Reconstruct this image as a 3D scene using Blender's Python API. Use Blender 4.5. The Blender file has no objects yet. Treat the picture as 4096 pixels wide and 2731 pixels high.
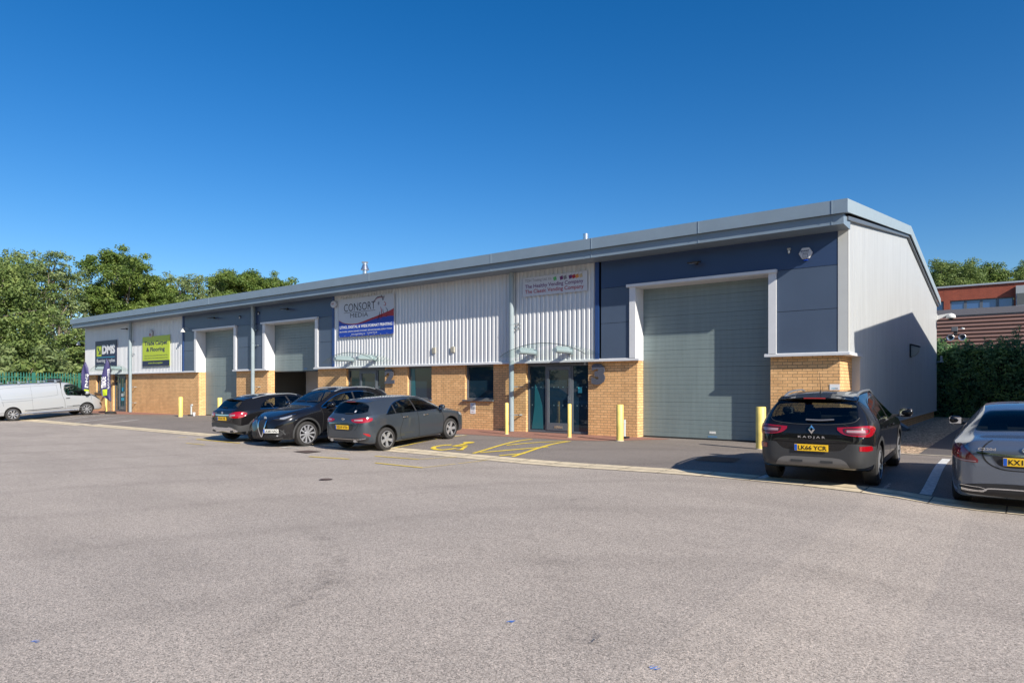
import bpy, bmesh, math, random
import numpy as np
from mathutils import Vector, Matrix
from mathutils.bvhtree import BVHTree

# ------------------------------------------------------------------ camera, world, sun
S = bpy.context.scene
R = math.radians
CAMH = 1.62
cd = bpy.data.cameras.new('camera'); cam = bpy.data.objects.new('camera', cd); S.collection.objects.link(cam)
cam.location = (0, 0, CAMH); cam.rotation_euler = (R(90), 0, R(37.38))
cd.sensor_width = 36; cd.lens = 23.49; cd.shift_y = 0.04456; cd.clip_end = 3000; cd.clip_start = 0.1
S.camera = cam
SUN = Vector((3.06, -1.0, 1.88)).normalized()
W = bpy.data.worlds.new('World'); S.world = W; W.use_nodes = True
nt = W.node_tree; bg = nt.nodes['Background']
sky = nt.nodes.new('ShaderNodeTexSky'); sky.sky_type = 'NISHITA'; sky.sun_disc = False
sky.sun_elevation = math.asin(SUN.z); sky.sun_rotation = math.atan2(SUN.x, SUN.y)
sky.air_density = 1.0; sky.dust_density = 0.4; sky.ozone_density = 3.5; sky.altitude = 0
hs_ = nt.nodes.new('ShaderNodeHueSaturation'); hs_.inputs['Saturation'].default_value = 1.37; hs_.inputs['Hue'].default_value = .506; hs_.inputs['Value'].default_value = 1.07
nt.links.new(sky.outputs[0], hs_.inputs['Color']); nt.links.new(hs_.outputs[0], bg.inputs[0]); bg.inputs[1].default_value = 0.082
ld = bpy.data.lights.new('sun', 'SUN'); ld.energy = 4.8; ld.angle = R(0.5); ld.color = (1.0, 0.93, 0.82)
lo = bpy.data.objects.new('sun', ld); S.collection.objects.link(lo)
lo.rotation_euler = SUN.to_track_quat('Z', 'Y').to_euler()
vs = S.view_settings; vs.view_transform = 'Standard'; vs.look = 'None'; vs.gamma = 1; vs.exposure = 0.6
rnd = random.Random(7)

# ------------------------------------------------------------------ materials
MATS = {}
def _bs(m): return m.node_tree.nodes['Principled BSDF']
def mat(name, col, rough=0.5, metal=0.0, spec=0.5, coat=0.0, var=0.0, vscale=4.0, bump=0.0, bscale=60.0, coatr=0.03, streak=False):
    if name in MATS: return MATS[name]
    m = bpy.data.materials.new(name); m.use_nodes = True; n = m.node_tree.nodes; l = m.node_tree.links
    b = _bs(m); b.inputs['Base Color'].default_value = (*col, 1); b.inputs['Roughness'].default_value = rough
    b.inputs['Metallic'].default_value = metal; b.inputs['Specular IOR Level'].default_value = spec
    b.inputs['Coat Weight'].default_value = coat; b.inputs['Coat Roughness'].default_value = coatr
    tc = n.new('ShaderNodeTexCoord')
    if var > 0:
        no = n.new('ShaderNodeTexNoise'); no.inputs['Scale'].default_value = vscale; no.inputs['Detail'].default_value = 5
        if streak:
            mp = n.new('ShaderNodeMapping'); mp.inputs['Scale'].default_value = (7, 7, .5); l.new(tc.outputs['Object'], mp.inputs['Vector']); l.new(mp.outputs[0], no.inputs['Vector'])
        else: l.new(tc.outputs['Object'], no.inputs['Vector'])
        mr = n.new('ShaderNodeMapRange'); mr.inputs['From Min'].default_value = .3; mr.inputs['From Max'].default_value = .7
        mr.inputs['To Min'].default_value = 1 - var; mr.inputs['To Max'].default_value = 1 + var
        l.new(no.outputs['Fac'], mr.inputs['Value'])
        mx = n.new('ShaderNodeVectorMath'); mx.operation = 'SCALE'; mx.inputs[0].default_value = col
        l.new(mr.outputs[0], mx.inputs['Scale']); l.new(mx.outputs[0], b.inputs['Base Color'])
    if bump > 0:
        nb = n.new('ShaderNodeTexNoise'); nb.inputs['Scale'].default_value = bscale; nb.inputs['Detail'].default_value = 3
        l.new(tc.outputs['Object'], nb.inputs['Vector'])
        bu = n.new('ShaderNodeBump'); bu.inputs['Strength'].default_value = bump; bu.inputs['Distance'].default_value = .01
        l.new(nb.outputs['Fac'], bu.inputs['Height']); l.new(bu.outputs[0], b.inputs['Normal'])
    MATS[name] = m; return m

def ramp(n, pts):
    r = n.new('ShaderNodeValToRGB'); e = r.color_ramp.elements
    while len(e) < len(pts): e.new(0.5)
    for i, (p, c) in enumerate(pts): e[i].position = p; e[i].color = (*c, 1)
    return r

def asphalt(name, base, warm, stone=70.0, amp=.5, marks=.25):
    m = bpy.data.materials.new(name); m.use_nodes = True; n = m.node_tree.nodes; l = m.node_tree.links; b = _bs(m)
    tc = n.new('ShaderNodeTexCoord')
    v = n.new('ShaderNodeTexVoronoi'); v.inputs['Scale'].default_value = stone; l.new(tc.outputs['Object'], v.inputs['Vector'])
    sep = n.new('ShaderNodeSeparateColor'); l.new(v.outputs['Color'], sep.inputs[0])
    d = lambda k: tuple(min(1, x * k) for x in base)
    w = lambda k: tuple(min(1, x * k) for x in warm)
    rp = ramp(n, [(0.0, d(1 - amp)), (.25, d(1 - amp * .35)), (.5, w(1.0)), (.78, d(1 + amp * .35)), (1.0, w(1 + amp * 1.1))])
    l.new(sep.outputs[0], rp.inputs[0])
    n2 = n.new('ShaderNodeTexNoise'); n2.inputs['Scale'].default_value = 260; n2.inputs['Detail'].default_value = 2
    l.new(tc.outputs['Object'], n2.inputs['Vector'])
    m2 = n.new('ShaderNodeMapRange'); m2.inputs[1].default_value = .3; m2.inputs[2].default_value = .7
    m2.inputs[3].default_value = 1 - amp * .45; m2.inputs[4].default_value = 1 + amp * .45; l.new(n2.outputs['Fac'], m2.inputs[0])
    n3 = n.new('ShaderNodeTexNoise'); n3.inputs['Scale'].default_value = .45; n3.inputs['Detail'].default_value = 7; n3.inputs['Roughness'].default_value = .62
    mp = n.new('ShaderNodeMapping'); mp.inputs['Scale'].default_value = (.55, 1.5, 1); mp.inputs['Rotation'].default_value = (0, 0, .5)
    l.new(tc.outputs['Object'], mp.inputs['Vector']); l.new(mp.outputs[0], n3.inputs['Vector'])
    m3 = n.new('ShaderNodeMapRange'); m3.inputs[1].default_value = .28; m3.inputs[2].default_value = .6
    m3.inputs[3].default_value = 1 - marks; m3.inputs[4].default_value = 1.04; l.new(n3.outputs['Fac'], m3.inputs[0])
    # curved tyre scuffs
    wv = n.new('ShaderNodeTexWave'); wv.wave_type = 'RINGS'; wv.rings_direction = 'Z'; wv.inputs['Scale'].default_value = .11; wv.inputs['Distortion'].default_value = 9
    wv.inputs['Detail'].default_value = 4; wv.inputs['Detail Scale'].default_value = .35; l.new(tc.outputs['Object'], wv.inputs['Vector'])
    m4 = n.new('ShaderNodeMapRange'); m4.inputs[1].default_value = .0; m4.inputs[2].default_value = .12; m4.inputs[3].default_value = 1 - marks * .5; m4.inputs[4].default_value = 1
    l.new(wv.outputs['Fac'], m4.inputs[0])
    a = n.new('ShaderNodeMath'); a.operation = 'MULTIPLY'; l.new(m2.outputs[0], a.inputs[0]); l.new(m3.outputs[0], a.inputs[1])
    a2 = n.new('ShaderNodeMath'); a2.operation = 'MULTIPLY'; l.new(a.outputs[0], a2.inputs[0]); l.new(m4.outputs[0], a2.inputs[1])
    # oil drips, scuffs and damp patches
    n5 = n.new('ShaderNodeTexNoise'); n5.inputs['Scale'].default_value = 1.7; n5.inputs['Detail'].default_value = 6; n5.inputs['Roughness'].default_value = .7
    mp5 = n.new('ShaderNodeMapping'); mp5.inputs['Scale'].default_value = (.5, 1.3, 1); mp5.inputs['Rotation'].default_value = (0, 0, -.35); l.new(tc.outputs['Object'], mp5.inputs['Vector']); l.new(mp5.outputs[0], n5.inputs['Vector'])
    m5 = n.new('ShaderNodeMapRange'); m5.inputs[1].default_value = .63; m5.inputs[2].default_value = .74; m5.inputs[3].default_value = 1; m5.inputs[4].default_value = .82; l.new(n5.outputs['Fac'], m5.inputs[0])
    a3 = n.new('ShaderNodeMath'); a3.operation = 'MULTIPLY'; l.new(a2.outputs[0], a3.inputs[0]); l.new(m5.outputs[0], a3.inputs[1]); a2 = a3
    sc = n.new('ShaderNodeVectorMath'); sc.operation = 'SCALE'; l.new(rp.outputs[0], sc.inputs[0]); l.new(a2.outputs[0], sc.inputs['Scale'])
    l.new(sc.outputs[0], b.inputs['Base Color'])
    b.inputs['Roughness'].default_value = .85; b.inputs['Specular IOR Level'].default_value = .3
    bu = n.new('ShaderNodeBump'); bu.inputs['Strength'].default_value = .55; bu.inputs['Distance'].default_value = .004
    l.new(v.outputs['Distance'], bu.inputs['Height']); bu.invert = True; l.new(bu.outputs[0], b.inputs['Normal'])
    return m

def brickmat(name, c1, c2, mort, bw=.26, bh=.086, ms=.009, floor=False, off=.5, squash=True):
    m = bpy.data.materials.new(name); m.use_nodes = True; n = m.node_tree.nodes; l = m.node_tree.links; b = _bs(m)
    tc = n.new('ShaderNodeTexCoord'); s = n.new('ShaderNodeSeparateXYZ'); l.new(tc.outputs['Object'], s.inputs[0])
    cb = n.new('ShaderNodeCombineXYZ')
    if floor: l.new(s.outputs[0], cb.inputs[0]); l.new(s.outputs[1], cb.inputs[1])
    else:
        ad = n.new('ShaderNodeMath'); ad.operation = 'ADD'; l.new(s.outputs[0], ad.inputs[0]); l.new(s.outputs[1], ad.inputs[1])
        l.new(ad.outputs[0], cb.inputs[0]); l.new(s.outputs[2], cb.inputs[1])
    br = n.new('ShaderNodeTexBrick'); l.new(cb.outputs[0], br.inputs['Vector'])
    br.inputs['Scale'].default_value = 1; br.inputs['Brick Width'].default_value = bw; br.inputs['Row Height'].default_value = bh
    br.inputs['Mortar Size'].default_value = ms; br.inputs['Mortar Smooth'].default_value = .15; br.inputs['Bias'].default_value = -.1
    br.inputs['Color1'].default_value = (*c1, 1); br.inputs['Color2'].default_value = (*c2, 1); br.inputs['Mortar'].default_value = (*mort, 1)
    br.offset = off
    no = n.new('ShaderNodeTexNoise'); no.inputs['Scale'].default_value = 30; no.inputs['Detail'].default_value = 6; l.new(tc.outputs['Object'], no.inputs['Vector'])
    mr = n.new('ShaderNodeMapRange'); mr.inputs[1].default_value = .3; mr.inputs[2].default_value = .7; mr.inputs[3].default_value = .86; mr.inputs[4].default_value = 1.12
    l.new(no.outputs['Fac'], mr.inputs[0])
    n2 = n.new('ShaderNodeTexNoise'); n2.inputs['Scale'].default_value = .8; n2.inputs['Detail'].default_value = 4; l.new(tc.outputs['Object'], n2.inputs['Vector'])
    mr2 = n.new('ShaderNodeMapRange'); mr2.inputs[1].default_value = .3; mr2.inputs[2].default_value = .7; mr2.inputs[3].default_value = .93; mr2.inputs[4].default_value = 1.06
    l.new(n2.outputs['Fac'], mr2.inputs[0])
    mm = n.new('ShaderNodeMath'); mm.operation = 'MULTIPLY'; l.new(mr.outputs[0], mm.inputs[0]); l.new(mr2.outputs[0], mm.inputs[1])
    n4 = n.new('ShaderNodeTexNoise'); n4.inputs['Scale'].default_value = 2.2; n4.inputs['Detail'].default_value = 6; mp4 = n.new('ShaderNodeMapping'); mp4.inputs['Scale'].default_value = (2.5, 2.5, .35); l.new(tc.outputs['Object'], mp4.inputs['Vector']); l.new(mp4.outputs[0], n4.inputs['Vector'])
    m4 = n.new('ShaderNodeMapRange'); m4.inputs[1].default_value = .35; m4.inputs[2].default_value = .68; m4.inputs[3].default_value = 1.03; m4.inputs[4].default_value = .91; l.new(n4.outputs['Fac'], m4.inputs[0])
    mk = n.new('ShaderNodeMath'); mk.operation = 'MULTIPLY'; l.new(mm.outputs[0], mk.inputs[0]); l.new(m4.outputs[0], mk.inputs[1]); mm = mk
    sc = n.new('ShaderNodeVectorMath'); sc.operation = 'SCALE'; l.new(br.outputs['Color'], sc.inputs[0]); l.new(mm.outputs[0], sc.inputs['Scale'])
    l.new(sc.outputs[0], b.inputs['Base Color']); b.inputs['Roughness'].default_value = .85
    bu = n.new('ShaderNodeBump'); bu.invert = True; bu.inputs['Strength'].default_value = .6; bu.inputs['Distance'].default_value = .006
    l.new(br.outputs['Fac'], bu.inputs['Height']); l.new(bu.outputs[0], b.inputs['Normal'])
    return m

def leafmat(name, a, b_, c_, scale=.9):
    m = bpy.data.materials.new(name); m.use_nodes = True; n = m.node_tree.nodes; l = m.node_tree.links; b = _bs(m)
    g = n.new('ShaderNodeNewGeometry')
    no = n.new('ShaderNodeTexNoise'); no.inputs['Scale'].default_value = scale; no.inputs['Detail'].default_value = 4; l.new(g.outputs['Position'], no.inputs['Vector'])
    ad = n.new('ShaderNodeMath'); ad.operation = 'MULTIPLY_ADD'; ad.inputs[1].default_value = .45; l.new(g.outputs['Random Per Island'], ad.inputs[0])
    mm = n.new('ShaderNodeMath'); mm.operation = 'MULTIPLY'; mm.inputs[1].default_value = .55; 
    mr = n.new('ShaderNodeMapRange'); mr.inputs[1].default_value = .35; mr.inputs[2].default_value = .65; l.new(no.outputs['Fac'], mr.inputs[0]); l.new(mr.outputs[0], mm.inputs[0])
    l.new(mm.outputs[0], ad.inputs[2])
    rp = ramp(n, [(0, a), (.5, b_), (1, c_)]); l.new(ad.outputs[0], rp.inputs[0])
    l.new(rp.outputs[0], b.inputs['Base Color']); b.inputs['Roughness'].default_value = .55; b.inputs['Specular IOR Level'].default_value = .35
    tr = n.new('ShaderNodeBsdfTranslucent'); l.new(rp.outputs[0], tr.inputs[0]); mx = n.new('ShaderNodeMixShader'); mx.inputs[0].default_value = .35
    l.new(b.outputs[0], mx.inputs[1]); l.new(tr.outputs[0], mx.inputs[2]); l.new(mx.outputs[0], n['Material Output'].inputs[0])
    return m

def thinglass(name, tint, refl=.5, rough=.02):
    m = bpy.data.materials.new(name); m.use_nodes = True; n = m.node_tree.nodes; l = m.node_tree.links
    n.remove(_bs(m)); t = n.new('ShaderNodeBsdfTransparent'); t.inputs[0].default_value = (*tint, 1)
    g = n.new('ShaderNodeBsdfGlossy'); g.inputs['Roughness'].default_value = rough
    f = n.new('ShaderNodeLayerWeight'); f.inputs[0].default_value = .5
    p5 = n.new('ShaderNodeMath'); p5.operation = 'POWER'; p5.inputs[1].default_value = 5; l.new(f.outputs['Facing'], p5.inputs[0])
    p6 = n.new('ShaderNodeMath'); p6.operation = 'MULTIPLY_ADD'; p6.inputs[1].default_value = .95; p6.inputs[2].default_value = .055; l.new(p5.outputs[0], p6.inputs[0])
    k = n.new('ShaderNodeMath'); k.operation = 'MULTIPLY'; k.inputs[1].default_value = refl * 2; k.use_clamp = True; l.new(p6.outputs[0], k.inputs[0])
    mx = n.new('ShaderNodeMixShader'); l.new(k.outputs[0], mx.inputs[0]); l.new(t.outputs[0], mx.inputs[1]); l.new(g.outputs[0], mx.inputs[2])
    l.new(mx.outputs[0], n['Material Output'].inputs[0]); return m

M_yard = asphalt('yard_asphalt', (.385, .338, .292), (.415, .350, .297), 125, .56, .15)
M_fore = asphalt('forecourt_asphalt', (.225, .196, .175), (.245, .21, .183), 130, .38, .16)
M_path = asphalt('path_asphalt', (.11, .10, .10), (.12, .11, .105), 95, .35, .1)
M_gravel = asphalt('pea_gravel', (.34, .25, .17), (.46, .34, .23), 20, .85, .12)
M_brick = brickmat('buff_brick', (.82, .49, .225), (.68, .385, .165), (.33, .21, .11))
M_pave = brickmat('red_block_paving', (.36, .17, .12), (.30, .15, .11), (.17, .11, .09), .2, .1, .006, floor=True)
M_redbrick = brickmat('red_brick', (.33, .075, .04), (.27, .06, .035), (.22, .08, .05), .225, .075, .008)
M_conc = mat('channel_concrete', (.66, .55, .38), .85, var=.16, vscale=6, bump=.2)
M_kerb = mat('kerb_concrete', (.46, .40, .31), .85, var=.12, vscale=5)
M_clad = mat('silver_cladding', (.60, .61, .63), .38, 0.15, .5, var=.05, vscale=1.1, streak=True)
M_white = mat('white_flashing', (.62, .63, .65), .4, var=.03)
M_fascia = mat('grey_fascia', (.19, .25, .31), .42, var=.05, vscale=1.5)
M_roof = mat('roof_sheet', (.35, .38, .40), .5)
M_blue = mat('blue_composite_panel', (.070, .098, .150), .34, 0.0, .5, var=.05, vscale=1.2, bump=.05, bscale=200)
M_bluetrim = mat('blue_trim', (.022, .060, .19), .4)
M_door = mat('roller_shutter_grey', (.185, .235, .238), .42, var=.07, vscale=1.3, streak=True)
M_frame = mat('dark_grey_frame', (.11, .125, .145), .4)
M_pipe = mat('drainpipe_grey', (.27, .33, .36), .45, var=.05, vscale=3)
M_pane = mat('tinted_pane', (.011, .030, .050), .015, 0, .7)
M_black = mat('black_plastic', (.018, .018, .02), .5, var=.15)
M_rubber = mat('tyre_rubber', (.022, .021, .021), .75, var=.2, vscale=12)
M_yel = mat('bollard_yellow', (.80, .62, .17), .5, var=.16, vscale=3.5)
M_yelp = mat('yellow_paint', (.80, .58, .05), .8, var=.25, vscale=14)
M_whp = mat('white_road_paint', (.66, .66, .63), .8, var=.22, vscale=14)
M_dark = mat('interior_dark', (.03, .028, .026), .9)
M_lamp = mat('lamp_lens', (.55, .56, .55), .25)
M_steel = mat('stainless_steel', (.62, .64, .66), .25, .9)
M_chrome = mat('chrome', (.75, .77, .8), .08, 1.0)
M_green = mat('fence_green', (.012, .12, .092), .5, var=.1)
M_glassc = thinglass('canopy_glass', (.86, .93, .90), .22)
M_bark = mat('bark', (.17, .145, .115), .9, var=.3, vscale=3)

# ------------------------------------------------------------------ object helpers
COL = S.collection
def tag(o, label=None, cat=None, group=None, kind=None):
    for k, v in (('label', label), ('category', cat), ('group', group), ('kind', kind)):
        if v: o[k] = v
    return o
def thing(name, label, cat, loc=(0, 0, 0), rot=(0, 0, 0), group=None):
    o = bpy.data.objects.new(name, None); COL.objects.link(o); o.location = loc; o.rotation_euler = rot; o.empty_display_size = .3
    return tag(o, label, cat, group)
class MB:
    def __init__(s): s.v = []; s.f = []; s.m = []
    def add(s, vs, fs, mi=0):
        k = len(s.v); s.v += [tuple(p) for p in vs]; s.f += [tuple(i + k for i in f) for f in fs]; s.m += [mi] * len(fs); return s
    def box(s, x0, x1, y0, y1, z0, z1, mi=0):
        vs = [(x, y, z) for z in (z0, z1) for y in (y0, y1) for x in (x0, x1)]
        return s.add(vs, [(0, 2, 3, 1), (4, 5, 7, 6), (0, 1, 5, 4), (2, 6, 7, 3), (0, 4, 6, 2), (1, 3, 7, 5)], mi)
    def tube(s, a, b, r0, r1=None, n=14, mi=0, cap=True):
        r1 = r0 if r1 is None else r1
        a = Vector(a); b = Vector(b); d = (b - a).normalized(); u = d.orthogonal().normalized(); w = d.cross(u)
        vs = []
        for p, r in ((a, r0), (b, r1)):
            for i in range(n):
                t = 2 * math.pi * i / n; vs.append(p + u * (math.cos(t) * r) + w * (math.sin(t) * r))
        fs = [(i, (i + 1) % n, n + (i + 1) % n, n + i) for i in range(n)]
        if cap: fs += [tuple(range(n - 1, -1, -1)), tuple(range(n, 2 * n))]
        return s.add(vs, fs, mi)
    def path(s, pts, r, n=8, mi=0):
        for a, b in zip(pts[:-1], pts[1:]): s.tube(a, b, r, n=n, mi=mi)
        return s
    def lathe(s, prof, c, ax='z', n=24, mi=0, cap=True):
        c = Vector(c); vs = []; fs = []
        for r, h in prof:
            for i in range(n):
                t = 2 * math.pi * i / n; a, b = r * math.cos(t), r * math.sin(t)
                p = {'z': (a, b, h), 'y': (a, h, b), 'x': (h, a, b)}[ax]; vs.append(c + Vector(p))
        for j in range(len(prof) - 1):
            for i in range(n): fs.append((j * n + i, j * n + (i + 1) % n, (j + 1) * n + (i + 1) % n, (j + 1) * n + i))
        k = (len(prof) - 1) * n
        if cap: fs += [tuple(range(n - 1, -1, -1)), tuple(range(k, k + n))]
        return s.add(vs, fs, mi)
    def prism(s, poly, y0, y1, ax='y', mi=0):
        n = len(poly); f = {'y': lambda a, b, t: (a, t, b), 'x': lambda a, b, t: (t, a, b), 'z': lambda a, b, t: (a, b, t)}[ax]
        vs = [f(a, b, y0) for a, b in poly] + [f(a, b, y1) for a, b in poly]
        fs = [(i, (i + 1) % n, n + (i + 1) % n, n + i) for i in range(n)] + [tuple(range(n - 1, -1, -1)), tuple(range(n, 2 * n))]
        return s.add(vs, fs, mi)
    def build(s, name, mats, parent=None, smooth=None, bevel=0, loc=None, fix=True):
        me = bpy.data.meshes.new(name); me.from_pydata(s.v, [], s.f)
        if not isinstance(mats, (list, tuple)): mats = [mats]
        for m in mats: me.materials.append(m)
        me.polygons.foreach_set('material_index', s.m)
        if fix:
            bm = bmesh.new(); bm.from_mesh(me); bmesh.ops.recalc_face_normals(bm, faces=bm.faces); bm.to_mesh(me); bm.free()
        if smooth is not None:
            me.polygons.foreach_set('use_smooth', [True] * len(me.polygons)); me.set_sharp_from_angle(angle=R(smooth))
        me.update(); o = bpy.data.objects.new(name, me); COL.objects.link(o)
        if parent: o.parent = parent
        if loc: o.location = loc
        if bevel:
            bv = o.modifiers.new('bevel', 'BEVEL'); bv.width = bevel; bv.segments = 2; bv.limit_method = 'ANGLE'
        return o
def split_loose(mb_):
    par = list(range(len(mb_.v)))
    def fd(a):
        while par[a] != a: par[a] = par[par[a]]; a = par[a]
        return a
    for f in mb_.f:
        for i in f[1:]: par[fd(i)] = fd(f[0])
    gr = {}
    for f, m in zip(mb_.f, mb_.m): gr.setdefault(fd(f[0]), []).append((f, m))
    out = []
    for fs in gr.values():
        ids = sorted(set(i for f, _ in fs for i in f)); mp = {i: k for k, i in enumerate(ids)}; q = MB(); q.v = [mb_.v[i] for i in ids]; q.f = [tuple(mp[i] for i in f) for f, _ in fs]; q.m = [m for _, m in fs]; out.append(q)
    return out
def copy_tree(o, parent=None):
    c = o.copy(); COL.objects.link(c); c.parent = parent
    for ch in [k for k in bpy.data.objects if k.parent == o]: copy_tree(ch, c)
    return c

def text_geo(s, bold=0.0):
    cu = bpy.data.curves.new('t', 'FONT'); cu.body = s; cu.size = 1; cu.offset = bold; cu.resolution_u = 3
    o = bpy.data.objects.new('t', cu); COL.objects.link(o)
    dg = bpy.context.evaluated_depsgraph_get(); me = bpy.data.meshes.new_from_object(o.evaluated_get(dg))
    v = [tuple(p.co) for p in me.vertices]; f = [tuple(p.vertices) for p in me.polygons]
    bpy.data.objects.remove(o); bpy.data.meshes.remove(me); bpy.data.curves.remove(cu); return v, f
def put_text(mb, s, x0, x1, z0, z1, fn, mi=0, bold=0.012, keep=False, ital=0.0):
    """text stretched to the box (x0..x1, z0..z1) of a plane; fn(a, b) -> 3D point"""
    v, f = text_geo(s, bold)
    if not v: return
    ax = min(p[0] for p in v); bx = max(p[0] for p in v); az = min(p[1] for p in v); bz = max(p[1] for p in v)
    kx = (x1 - x0) / (bx - ax); kz = (z1 - z0) / (bz - az)
    mb.add([fn(x0 + (p[0] - ax) * kx + ital * (p[1] - az) * kz, z0 + (p[1] - az) * kz) for p in v], f, mi)

# ------------------------------------------------------------------ ground height (forecourt falls to the drainage channel)
def sst(a, b, x):
    t = max(0, min(1, (x - a) / (b - a))); return t * t * (3 - 2 * t)
def G(X, Y):
    za = -.12 + .09 * sst(-9, -4, X) - .08 * sst(-1.9, -.4, X)
    if X < -34: za -= .04
    zz = za + (.045 - za) * sst(12.3, 15.6, Y)
    return zz + (0 - .045) * sst(15.8, 18.2, Y) if Y > 12.3 else za
_F, _CX, _Y0, _c, _s = 2673., 2048., 1548., math.cos(R(37.38)), math.sin(R(37.38))
def P(x, y):
    """ground point under a point of the photograph (measured once to survey the site)"""
    z = 0.
    for _ in range(8):
        d = _F * (CAMH - z) / (y - _Y0); r = (x - _CX) / _F; X = d * (-_s + r * _c); Y = d * (_c + r * _s); z = .5 * z + .5 * G(X, Y)
    return X, Y
def FX(x, Y):
    r = (x - _CX) / _F; d = Y / (_c + r * _s); return d * (-_s + r * _c)

def sheet(name, xs, lo, hi, m, dz, ny=6, kind='structure'):
    mb = MB(); n = ny + 1; vs = []
    for x in xs:
        a, b = lo(x), hi(x)
        for j in range(n): y = a + (b - a) * j / ny; vs.append((x, y, G(x, y) + dz))
    mb.add(vs, [(i * n + j, (i + 1) * n + j, (i + 1) * n + j + 1, i * n + j + 1) for i in range(len(xs) - 1) for j in range(ny)])
    o = mb.build(name, m, fix=False); tag(o, kind=kind); return o
def strip_pts(a, b, n):
    return [(a[0] + (b[0] - a[0]) * t / n, a[1] + (b[1] - a[1]) * t / n) for t in range(n + 1)]
def paint(mb, pts, w, dz=.012, mi=0, seg=.4):
    dense = []
    for a, b in zip(pts[:-1], pts[1:]):
        k = max(1, int(math.hypot(b[0] - a[0], b[1] - a[1]) / seg)); dense += strip_pts(a, b, k)[:-1]
    dense.append(pts[-1]); vs = []
    for i, p in enumerate(dense):
        q0 = dense[max(0, i - 1)]; q1 = dense[min(len(dense) - 1, i + 1)]; dx, dy = q1[0] - q0[0], q1[1] - q0[1]; L = math.hypot(dx, dy) or 1
        nx, ny = -dy / L * w / 2, dx / L * w / 2
        for sg in (1, -1): X, Y = p[0] + sg * nx, p[1] + sg * ny; vs.append((X, Y, G(X, Y) + dz))
    mb.add(vs, [(2 * i, 2 * i + 1, 2 * i + 3, 2 * i + 2) for i in range(len(dense) - 1)], mi)

# ------------------------------------------------------------------ ground
gx = sorted(set([-900, -500, -300, -200, -140, -110, -90, -75] + [round(-66 + i, 2) for i in range(0, 55)] + [round(-11 + i * .4, 2) for i in range(35)] + [4, 6, 9, 14, 20, 30, 50, 90, 160, 300, 500, 900]))
gy = sorted(set([-900, -500, -250, -120, -60, -30, -15, -6, 0, 4, 7, 9, 10, 11, 12] + [round(12.2 + .3 * i, 2) for i in range(23)] + [19.5, 21, 24, 30, 36, 44, 56, 75, 110, 170, 300, 500, 900]))
mb = MB(); n = len(gy)
mb.add([(x, y, G(x, y)) for x in gx for y in gy], [(i * n + j, (i + 1) * n + j, (i + 1) * n + j + 1, i * n + j + 1) for i in range(len(gx) - 1) for j in range(n - 1)])
tag(mb.build('ground', M_yard, fix=False), kind='structure')
chan = [P(*q) for q in [(0, 1673), (143, 1683), (800, 1738), (1565, 1797.6), (2450, 1870.5), (3200, 1929), (3700, 1997), (4096, 2044.8), (4500, 2108)]]
cx_ = [c[0] for c in chan]; cy_ = [c[1] for c in chan]
cx_ = [-60.] + cx_ + [9.]; cy_ = [cy_[0] + .1] + cy_ + [cy_[-1] - .6]
CH = lambda x: float(np.interp(x, cx_, cy_))
fx = [-60 + .5 * i for i in range(139)]
sheet('forecourt', fx, lambda x: CH(x) + .3, lambda x: 19.9 if x < -3.7 else 18.62, M_fore, .004, 26)
sheet('drainage_channel', fx, lambda x: CH(x) + .018, lambda x: CH(x) + .36, M_conc, .010, 2)
sheet('drainage_channel', fx, lambda x: CH(x) - .36, lambda x: CH(x) - .018, M_conc, .010, 2)
sheet('drainage_slot', fx, lambda x: CH(x) - .03, lambda x: CH(x) + .03, mat('slot_dark', (.03, .025, .02), .9), .006, 1)
jt = MB()
for k in range(70):
    x = -56 + k * .915
    for a, b in ((.02, .36), (-.36, -.02)): y0, y1 = CH(x) + a, CH(x) + b; jt.add([(x, y0, G(x, y0) + .013), (x + .018, y0, G(x, y0) + .013), (x + .018, y1, G(x, y1) + .013), (x, y1, G(x, y1) + .013)], [(0, 1, 2, 3)])
tag(jt.build('channel_joints', mat('joint_dark', (.16, .13, .09), .9), fix=False), kind='structure')
px = [-15.6 + .25 * i for i in range(31)]
pe_x = [-20.5, -19, -14.9, -11, -10.3, -8.6]; pe_y = [17.0, 16.95, 16.95, 17.0, 17.2, 19.5]
sheet('block_paving', [-20.5 + .25 * i for i in range(48)], lambda x: float(np.interp(x, pe_x, pe_y)), lambda x: 19.55, M_pave, .010, 8)
sheet('block_paving', [-52.5 + .5 * i for i in range(29)], lambda x: float(np.interp(x, [-52.5, -43, -38.5], [17.0, 17.0, 19.5])), lambda x: 19.55, M_pave, .010, 8)
sheet('kerb', [-3.55 + .25 * i for i in range(50)], lambda x: 18.55, lambda x: 18.72, M_kerb, .014, 1)
sheet('gravel', [-3.62, -3.2, -2.8, -2.4, -2.0], lambda x: 18.73, lambda x: 42.1, M_gravel, .008, 12)
sheet('gravel', [-2.0, 1, 4, 7, 10], lambda x: 33.5, lambda x: 42.1, M_gravel, .008, 6)
sheet('footpath', [-2.0, -1, 0, 1, 1.58], lambda x: 18.73, lambda x: 33.5, M_path, .006, 8)
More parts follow.
